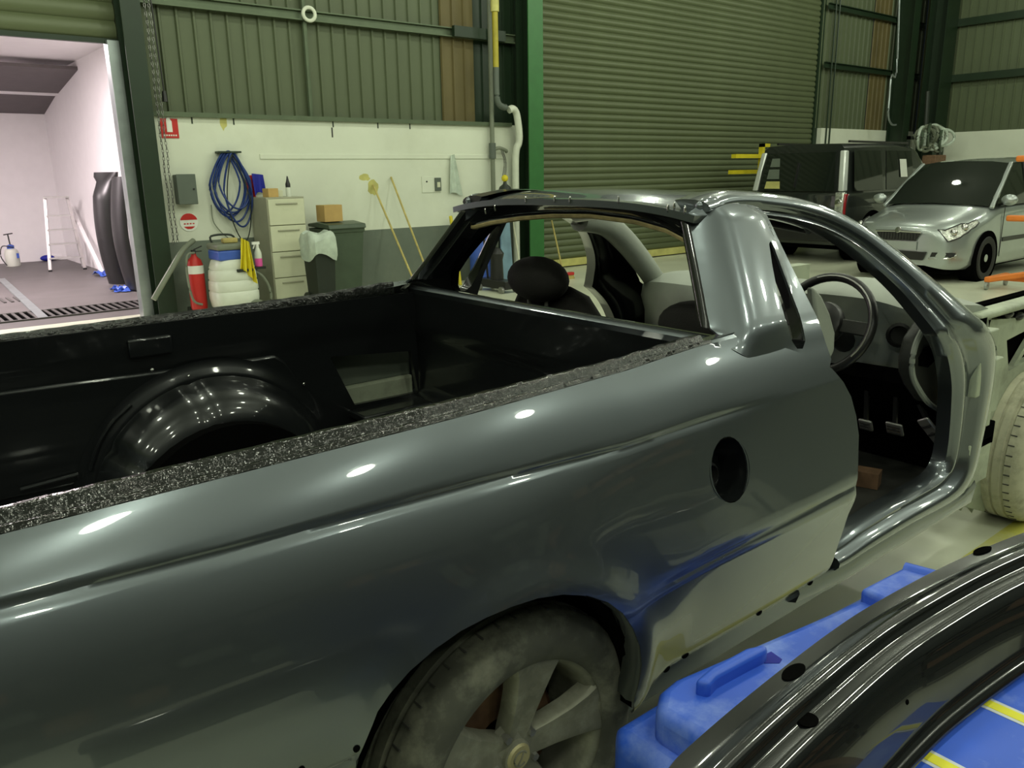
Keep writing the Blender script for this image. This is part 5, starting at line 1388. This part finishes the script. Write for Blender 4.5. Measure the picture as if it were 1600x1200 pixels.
# dark four-wheel drive, tail towards the ute
sv = thing('suv', 'large dark four wheel drive wagon with its tail towards the ute', 'car', (11.6, 5.85, 0))
K = []
for x, w_ in ((0.0, 0.86), (0.05, 0.92), (0.3, 0.94), (2.0, 0.945), (3.9, 0.94), (4.4, 0.90), (4.6, 0.80)):
    zt_ = 1.12 if x < 3.3 else 1.08
    K.append(half([(x, w_ * 0.93, 0.30), (x, w_, 0.42), (x, w_, 0.80), (x, w_ * 0.99, zt_ - 0.05), (x, w_ * 0.965, zt_), (x, w_ * 0.5, zt_ + 0.02), (x, 0, zt_ + 0.02)]))
rows = catmull_rows(K, 3)
b = MB(); b.grid(rows); b.add(rows[0], [tuple(range(len(rows[0])))]); b.add(rows[-1], [tuple(range(len(rows[-1])))])
b.build('body', 'suv_paint', sv, smooth=50)
cab = [half([(0.02, 0.83, 1.12), (0.06, 0.78, 1.50), (0.13, 0.73, 1.84), (0.16, 0.66, 1.90), (0.16, 0.0, 1.925)]), half([(1.5, 0.88, 1.12), (1.5, 0.83, 1.50), (1.5, 0.775, 1.86), (1.5, 0.70, 1.92), (1.5, 0.0, 1.945)]),
       half([(2.75, 0.88, 1.12), (2.6, 0.82, 1.50), (2.4, 0.765, 1.83), (2.38, 0.69, 1.88), (2.38, 0.0, 1.90)]), half([(3.35, 0.84, 1.09), (3.0, 0.79, 1.45), (2.7, 0.74, 1.72), (2.62, 0.69, 1.80), (2.6, 0.0, 1.84)])]
b = MB(); b.grid(catmull_rows(cab, 3)); b.add(cab[0], [tuple(range(len(cab[0])))]); b.build('cabin', 'suv_paint', sv, smooth=40)
# rear window, brighter inside panel left, tail lights
b = MB(); b.prism([(0.005, -0.70, 1.16), (0.005, 0.70, 1.16), (0.105, 0.62, 1.78), (0.105, -0.62, 1.78)], (-0.018, 0, 0.0)); b.build('rear_window', 'glass_dark', sv, smooth=0)
b = MB(); b.bar((-0.018, 0.02, 1.22), (0.04, 0.0, 1.62), 0.05, 0.012); b.build('rear_wiper', 'black_plastic', sv, smooth=0)
for k, (y0, y1, z0, z1, mt) in enumerate(((0.30, 0.60, 1.20, 1.32, 'stain'), (0.34, 0.58, 1.36, 1.52, 'wall_grey'), (0.36, 0.55, 1.56, 1.70, 'wall_grey'))):
    zc2 = (z0 + z1) / 2; xo = -0.016 + (zc2 - 1.16) * 0.161
    b = MB(); b.prism([(xo - 0.004 + (z0 - zc2) * 0.161, y0, z0), (xo - 0.004 + (z0 - zc2) * 0.161, y1, z0), (xo - 0.004 + (z1 - zc2) * 0.161, y1 - 0.02, z1), (xo - 0.004 + (z1 - zc2) * 0.161, y0 + 0.02, z1)], (-0.003, 0, 0)); b.build('window_sticker', mt, sv, smooth=0)
for s in (-1, 1):
    b = MB(); b.prism([(-0.005, 0.755 * s, 1.16), (-0.005, 0.86 * s, 1.16), (0.10, 0.775 * s, 1.80), (0.10, 0.68 * s, 1.80)], (0.12, 0.004 * s, 0)); b.build('rear_pillar', 'silver_highlight', sv, smooth=40, bevel=0.02)
    tl = MB(); tl.box((-0.03, min(0.73 * s, 0.88 * s), 0.62), (0.08, max(0.73 * s, 0.88 * s), 1.15)); tl_ = tl.build('tail_light', 'lamp_glass', sv, smooth=40, bevel=0.02)
    b = MB(); b.box((-0.01, 0.885 * s - 0.02, 0.62), (0.16, 0.885 * s + 0.065, 1.12)); b.build('red_lens', 'red_lens', tl_, smooth=40, bevel=0.012)
    for z in (0.78, 0.98):
        b = MB(); b.lathe([(0.0, 0.01), (0.05, 0.006), (0.06, 0.0)], (-0.03, 0.80 * s, z), (-1, 0, 0), 18); b.build('lamp_ring', 'chrome', tl_)
    for (x0, x1, nm) in ((0.30, 1.25, 'quarter_window'), (1.36, 2.35, 'door_window')):
        def sy(x, z): return (lerp_tab([(1.12, 0.872), (1.5, 0.822), (1.86, 0.768)], z) + 0.012) * s
        q = [(x0, 1.16), (x1, 1.16), (x1 - 0.04, 1.80), (x0 + 0.04, 1.80)]
        b = MB(); b.grid([[(x, sy(x, 1.16) , 1.16) for x in np.linspace(x0, x1, 5)], [(x, sy(x, 1.5), 1.5) for x in np.linspace(x0 + 0.02, x1 - 0.02, 5)], [(x, sy(x, 1.80), 1.80) for x in np.linspace(x0 + 0.05, x1 - 0.05, 5)]]); b.build(nm, 'glass_dark', sv, smooth=60)
    for xw in (0.85, 3.65):
        b = MB(); b.cyl((xw, 0.6 * s, 0.40), (xw, 0.947 * s, 0.40), 0.44, n=32); b.build('wheel_arch', 'hole', sv)
        car_wheel(sv, (xw, 0.84 * s, 0.375), 1 if s < 0 else -1, 0.375, 0.25)
    b = MB(); b.bar((0.4, 0.66 * s, 1.945), (2.4, 0.66 * s, 1.935), 0.035, 0.035); b.build('roof_rail', 'black_plastic', sv, smooth=0)
    mr = MB(); mr.ball((2.72, 1.02 * s, 1.22), (0.07, 0.12, 0.10), 14, 8); mr.build('mirror', 'suv_paint', sv)
b = MB(); b.prism([(1.85, -0.868, 1.36), (2.08, -0.868, 1.36), (2.06, -0.824, 1.66), (1.83, -0.824, 1.66)], (0, -0.006, 0)); o = b.build('paper_notice', 'paper', sv, smooth=0)
b = MB(); b.box((-0.08, -0.88, 0.35), (0.1, 0.88, 0.62)); b.build('rear_bumper', 'black_plastic', sv, smooth=40, bevel=0.04, segs=3)
b = MB(); b.box((-0.02, -0.25, 0.82), (0.02, 0.25, 0.94)); b.build('number_plate_panel', 'black_plastic', sv, smooth=0)
b = MB(); b.box((0.3, -0.7, 0.2), (4.3, 0.7, 0.32)); b.build('underbody', 'hole', sv, smooth=0)
# yellow rack by the roller door
t = thing('yellow_rack', 'yellow steel panel rack with arms in front of the roller door', 'rack', (12.62, 7.25, 0))
MB().box((-0.04, -0.04, 0.0), (0.04, 0.04, 1.99)).build('post', 'yellow', t, smooth=0)
MB().box((-0.3, -0.35, 0.0), (0.3, 0.35, 0.05)).build('base', 'yellow', t, smooth=0)
for z, l_ in ((1.73, -0.86), (1.45, -0.93)):
    MB().box((l_, -0.05, z), (-0.04, 0.05, z + 0.07)).build('arm', 'yellow', t, smooth=0)
MB().box((-0.04, -0.04, 1.93), (0.2, 0.04, 1.99)).build('top_hook', 'yellow', t, smooth=0)
# orange panel stand in front of the hatchback
t = thing('panel_stand', 'orange padded panel stand on castors beside the silver hatchback', 'stand', (10.45, 1.72, 0))
MB().box((-0.04, -0.04, 0.10), (0.04, 0.04, 1.75)).build('upright', 'steel', t, smooth=0)
for s, ln in ((1, 0.50), (-1, 0.50)):
    b = MB(); b.bar((-0.32, 0.44 * s, 0.13), (0.32, 0.44 * s, 0.13), 0.07, 0.07); b.build('base_bar', 'orange', t, smooth=40, bevel=0.015)
b = MB(); b.bar((0, -0.44, 0.13), (0, 0.44, 0.13), 0.07, 0.06); b.build('base_bar', 'orange', t, smooth=40, bevel=0.015)
b = MB(); b.bar((-0.30, 0.44, 0.13), (0.30, -0.44, 0.32), 0.07, 0.07); b.build('base_bar', 'orange', t, smooth=40, bevel=0.015)
for z, y0, y1 in ((1.60, -0.4, 0.40), (0.88, -0.4, 0.42), (1.95, -0.5, 0.2)):
    b = MB(); b.bar((0, y0, z), (0, y1, z), 0.10, 0.075); b.build('padded_arm', 'orange', t, smooth=40, bevel=0.025, segs=3)
for sx in (-1, 1):
    for sy in (-1, 1):
        cs = bpy.data.objects.new('castor', None); COL.objects.link(cs); cs.parent = t; cs.location = (0.30 * sx, 0.44 * sy, 0)
        b = MB(); b.cyl((0, -0.015, 0.045), (0, 0.015, 0.045), 0.045, n=16); b.build('castor_wheel', 'trim_grey', cs)
        b = MB(); b.box((-0.02, -0.022, 0.05), (0.02, 0.022, 0.10)); b.build('castor_fork', 'steel', cs, smooth=0)
# hose reel and coiled hoses in the far corner
p = hit(1447, 217, 1, 6.7)
t = thing('hose_bundle', 'tangle of grey hoses hung on a steel frame in the far corner', 'hose', (p.x, 6.7, 0))
for k, (dx, dz, r_, tl_) in enumerate(((-0.42, 0.0, 0.30, 0.2), (-0.30, 0.02, 0.26, -0.3), (-0.1, 0.06, 0.30, 0.4), (0.12, 0.03, 0.33, -0.2), (0.36, 0.0, 0.34, 0.1), (0.55, -0.02, 0.30, 0.3), (0.28, 0.05, 0.25, -0.4), (-0.2, 0.0, 0.34, 0.0), (-0.5, -0.03, 0.22, 0.5), (0.6, 0.03, 0.22, -0.5), (0.0, 0.08, 0.22, 0.8))):
    b = MB(); b.tube([(dx + r_ * math.cos(a), 0.3 * tl_ * math.cos(a) - 0.1, p.z + dz + r_ * 0.8 * math.sin(a)) for a in np.linspace(0, 2 * math.pi, 28, endpoint=False)], 0.032, 7, closed=True); b.build('hose_loop', ('bag', 'pipe_grey', 'bin_green')[k % 3], t)
for s in (-1, 1): MB().box((s * 0.75 - 0.03, 0.0, 0), (s * 0.75 + 0.03, 0.06, p.z + 0.05)).build('frame_post', 'bin_dark', t, smooth=0)
MB().box((-0.78, 0.0, p.z - 0.02), (0.78, 0.06, p.z + 0.05)).build('frame_bar', 'bin_dark', t, smooth=0)
MB().cyl((0, 0.02, p.z + 0.05), (-0.05, 0.05, p.z + 1.0), 0.05, n=8).build('hanger', 'bin_dark', t)
MB().box((-0.1, -0.3, p.z - 0.85), (0.42, 0.0, p.z - 0.35)).build('motor_box', 'rust', t, smooth=0, bevel=0.02)
# cable loop on the end column
b = MB(); b.tube(smoothpath([P(1410, -220, 7.3), P(1402, 92, 7.3), P(1393, 118, 7.3), P(1390, 150, 7.3), P(1388, 180, 7.3), P(1393, 194, 7.3), P(1400, 195, 7.3)], 5), 0.022, 6); tag(b.build('hanging_cable', 'galv'), 'pale cable hanging in a loop beside the corner columns', 'cable')


# ================================================================ BLUE BIN AND BUMPER BAR IN FRONT
# a blue wheelie bin lying along the car, its back upward, with a glossy black bar resting on it
bb = thing('blue_wheelie_bin', 'blue plastic wheelie bin lying on its front beside the ute', 'bin', (0, 0, 0))
ZB = 0.58
def top_poly(pxs, z): return [tuple(hit(u, v, 2, z)) for u, v in pxs]
# body: tapered box, foot at x = 0.0, mouth at x = 1.05
def ring(x, y0, y1, z0, z1): return [(x, y0, z0), (x, y1, z0), (x, y1, z1), (x, y0, z1)]
secs = [ring(0.03, -1.68, -1.05, 0.06, 0.510), ring(0.06, -1.70, -1.032, 0.04, 0.515), ring(0.30, -1.71, -1.035, 0.03, 0.515), ring(0.55, -1.73, -1.06, 0.02, 0.515), ring(1.02, -1.76, -1.10, 0.0, 0.515)]
b = MB(); b.grid([r + r[:1] for r in secs]); b.add(secs[0], [(0, 1, 2, 3)]); b.add(secs[-1], [(0, 1, 2, 3)])
b.build('bin_body', 'blue_bin', bb, smooth=30, bevel=0.03, segs=4)
# raised back panel with rounded shoulder
P1 = [hit(u, v, 2, ZB) for u, v in ((1023, 1108), (1030, 1076), (1048, 1060), (1075, 1056))]
pan = [(P1[0].x + 0.02, -1.70), (P1[0].x, P1[0].y), (P1[1].x, P1[1].y), (P1[2].x + 0.01, P1[2].y), (0.55, -1.125), (0.80, -1.16), (1.00, -1.20), (1.00, -1.74)]
b = MB(); b.prism([(x, y, 0.47) for x, y in pan], (0, 0, ZB - 0.47)); b.build('back_panel', 'blue_bin', bb, smooth=30, bevel=0.022, segs=4)
# raised grip with a slot behind it
g = [hit(u, v, 2, ZB + 0.02) for u, v in ((1085, 1070), (1110, 1048), (1165, 1018), (1196, 1012), (1200, 1020), (1172, 1034), (1120, 1062), (1108, 1076))]
b = MB(); b.prism([(p.x, p.y, ZB - 0.01) for p in g], (0, 0, 0.040)); b.build('axle_grip', 'blue_bin', bb, smooth=30, bevel=0.010, segs=3)
g = [hit(u, v, 2, ZB + 0.001) for u, v in ((1112, 1074), (1124, 1060), (1175, 1032), (1205, 1018), (1222, 1030), (1218, 1036), (1190, 1036))]
b = MB(); b.prism([(p.x, p.y, ZB - 0.005) for p in g], (0, 0, 0.0062)); b.build('grip_slot', 'blue_cloth', bb, smooth=0)
# handle and hinge barrel at the mouth end
h0, h1 = hit(1352, 930, 2, ZB + 0.02), hit(1432, 888, 2, ZB + 0.02)
b = MB(); b.bar((h0.x, h0.y - 0.02, ZB + 0.005), (h1.x, h1.y - 0.02, ZB + 0.005), 0.07, 0.05); b.build('handle_bracket', 'blue_bin', bb, smooth=30, bevel=0.012, segs=3)
b = MB(); b.cyl((h1.x - 0.03, h1.y + 0.015, ZB + 0.01), (h1.x + 0.0, h1.y - 0.13, ZB + 0.01), 0.028, n=16); b.build('hinge_bar', 'blue_bin', bb)
b = MB(); b.box((0.0, -1.66, 0.05), (-0.04, -1.16, 0.40)); b.build('foot_rib', 'blue_bin', bb, smooth=30, bevel=0.015)
# lid hanging at the mouth
b = MB(); b.box((1.03, -1.76, 0.0), (1.06, -1.10, 0.50)); b.build('bin_lid', 'blue_bin', bb, smooth=30, bevel=0.012)
for s in (-1.66, -1.20):
    b = MB(); b.cyl((0.07, s - 0.03, 0.10), (0.07, s + 0.03, 0.10), 0.10, n=20); b.build('wheel', 'black_rubber', bb)
# yellow tape bands across the back
for u, v in ((1545, 1100), (1455, 1185)):
    p = hit(u, v, 2, ZB)
    b = MB(); b.box((p.x - 0.019, -1.735, ZB - 0.002), (p.x + 0.019, p.y + 0.10, ZB + 0.0010)); b.build('tape_edge', 'tape_edge', bb, smooth=0)
    b = MB(); b.box((p.x - 0.011, -1.735, ZB - 0.002), (p.x + 0.011, p.y + 0.10, ZB + 0.0018)); b.build('yellow_tape', 'yellow_tape', bb, smooth=0)

# glossy black bumper bar: long gentle arc, ribbed section
bar = thing('bumper_bar', 'long glossy black bumper bar resting on the blue bin', 'bumper', (0, 0, 0))
top = [(1000, 1240), (1039, 1200), (1062, 1174), (1140, 1106), (1225, 1038), (1290, 989), (1352, 948), (1443, 898), (1517, 863), (1600, 830)]
T3 = [hit(u, v, 2, 0.735) for u, v in top]
T3 = [Vector((T3[0].x - 0.5, T3[0].y - 0.10, 0.735)), Vector((T3[0].x - 0.25, T3[0].y - 0.042, 0.735))] + T3 + [Vector((T3[-1].x + 0.25, T3[-1].y - 0.06, 0.735)), Vector((T3[-1].x + 0.5, T3[-1].y - 0.16, 0.735))]
path = smoothpath(T3, 6)
# section: (across towards the viewer, height)
sec = [(0.004, -0.030), (0.0, -0.006), (0.004, 0.0), (0.030, 0.001), (0.046, 0.003), (0.056, 0.009), (0.066, 0.008), (0.074, -0.002), (0.079, -0.014), (0.086, -0.017), (0.100, -0.014), (0.108, -0.016), (0.114, -0.022),
       (0.126, -0.040), (0.140, -0.064), (0.152, -0.090), (0.160, -0.110), (0.166, -0.122), (0.173, -0.128), (0.180, -0.132), (0.184, -0.142), (0.180, -0.148)]
rows = []
for i, p in enumerate(path):
    d = (path[min(i + 1, len(path) - 1)] - path[max(i - 1, 0)]).normalized(); r = Vector((d.y, -d.x, 0)).normalized()
    rows.append([tuple(p + r * a + Vector((0, 0, h))) for a, h in sec])
b = MB(); b.grid(rows); o = b.build('bar_skin', 'black_paint', bar, smooth=50, solid=0.004)
# second ribs and slots
def bar_point(u, v, z): return hit(u, v, 2, z)
for u, v, z, L_, W_ in ((1240, 1050, 0.7365, 0.030, 0.013), (1262, 1125, 0.7210, 0.018, 0.015), (1535, 860, 0.7365, 0.030, 0.010)):
    p = hit(u, v, 2, z); k = min(range(len(path)), key=lambda i: (path[i] - p).length); d = (path[min(k + 1, len(path) - 1)] - path[k - 1]).normalized(); r = Vector((d.y, -d.x, 0))
    b = MB(); b.prism([tuple(p + d * L_ * math.cos(a) + r * W_ * math.sin(a)) for a in np.linspace(0, 2 * math.pi, 16, endpoint=False)], (0, 0, 0.0012)); b.build('fixing_slot', 'hole', bar, smooth=0)
for u, v in ((1414, 1097), (1572, 975)):
    p = hit(u, v, 2, 0.665); b = MB(); b.ball(tuple(p), (0.008, 0.006, 0.006), 10, 6); b.build('fixing_hole', 'hole', bar)
for x in (0.05, 0.85):
    k = min(range(len(path)), key=lambda i: abs(path[i].x - x)); p = path[k]
    b = MB(); b.box((p.x - 0.03, p.y - 0.10, ZB), (p.x + 0.03, p.y - 0.07, 0.70)); b.build('mounting_tab', 'black_plastic', bar, smooth=0)


# ================================================================ BEHIND THE CAMERA (unseen, added for the glossy paint to reflect)
t = bin_('upright_bin', 'dark blue upright wheelie bin standing unseen behind the camera for the paint to reflect', (0.52, -2.95, 0), 'navy_bin', 0.1, 1.10, 0.56, 0.66)
t = thing('trestle_stand', 'dark red folding trestle standing unseen behind the camera for the paint to reflect', 'stand', (1.9, -3.6, 0), 0.15)
for sx in (-0.55, 0.55):
    for sy in (-1, 1):
        b = MB(); b.bar((sx, sy * 0.34, 0), (sx * 0.96, 0.02 * sy, 0.86), 0.05, 0.05); b.build('leg', 'rust', t, smooth=0)
    b = MB(); b.bar((sx, -0.2, 0.36), (sx, 0.2, 0.36), 0.04, 0.04); b.build('cross_bar', 'rust', t, smooth=0)
b = MB(); b.bar((-0.7, 0, 0.89), (0.7, 0, 0.89), 0.09, 0.06); b.build('top_rail', 'rust', t, smooth=0)
b = MB(); b.bar((-0.52, -0.2, 0.36), (0.52, -0.2, 0.36), 0.04, 0.04); b.build('stretcher', 'rust', t, smooth=0)
for k, x in enumerate((-5.0, -2.9, -0.8, 1.3, 3.4, 5.5, 7.6)):  # racks added as a dark row for the glossy paint to reflect
    t = thing('reflection_rack', 'dark steel rack with boxes, added unseen behind the camera for the paint to reflect', 'rack', (x, -7.6, 0), 0, 'unseen racks added for paint reflections')
    for sx in (-0.98, 0.98):
        for sy in (-0.3, 0.3): MB().box((sx - 0.03, sy - 0.03, 0), (sx + 0.03, sy + 0.03, 2.3)).build('rack_post', 'bin_dark', t, smooth=0)
    for z in (0.25, 0.95, 1.65, 2.25): MB().box((-0.98, -0.33, z - 0.04), (0.98, 0.33, z)).build('rack_shelf', 'bin_dark', t, smooth=0)
    r_ = random.Random(k)
    for z in (0.25, 0.95, 1.65):
        xx = -0.9
        while xx < 0.6:
            w_ = r_.uniform(0.25, 0.5)
            MB().box((xx, -0.25, z), (xx + w_, 0.25, z + r_.uniform(0.25, 0.55))).build('storage_box', r_.choice(('bin_dark', 'box_grey', 'rust', 'trim_dark')), t, smooth=0)
            xx += w_ + r_.uniform(0.05, 0.2)
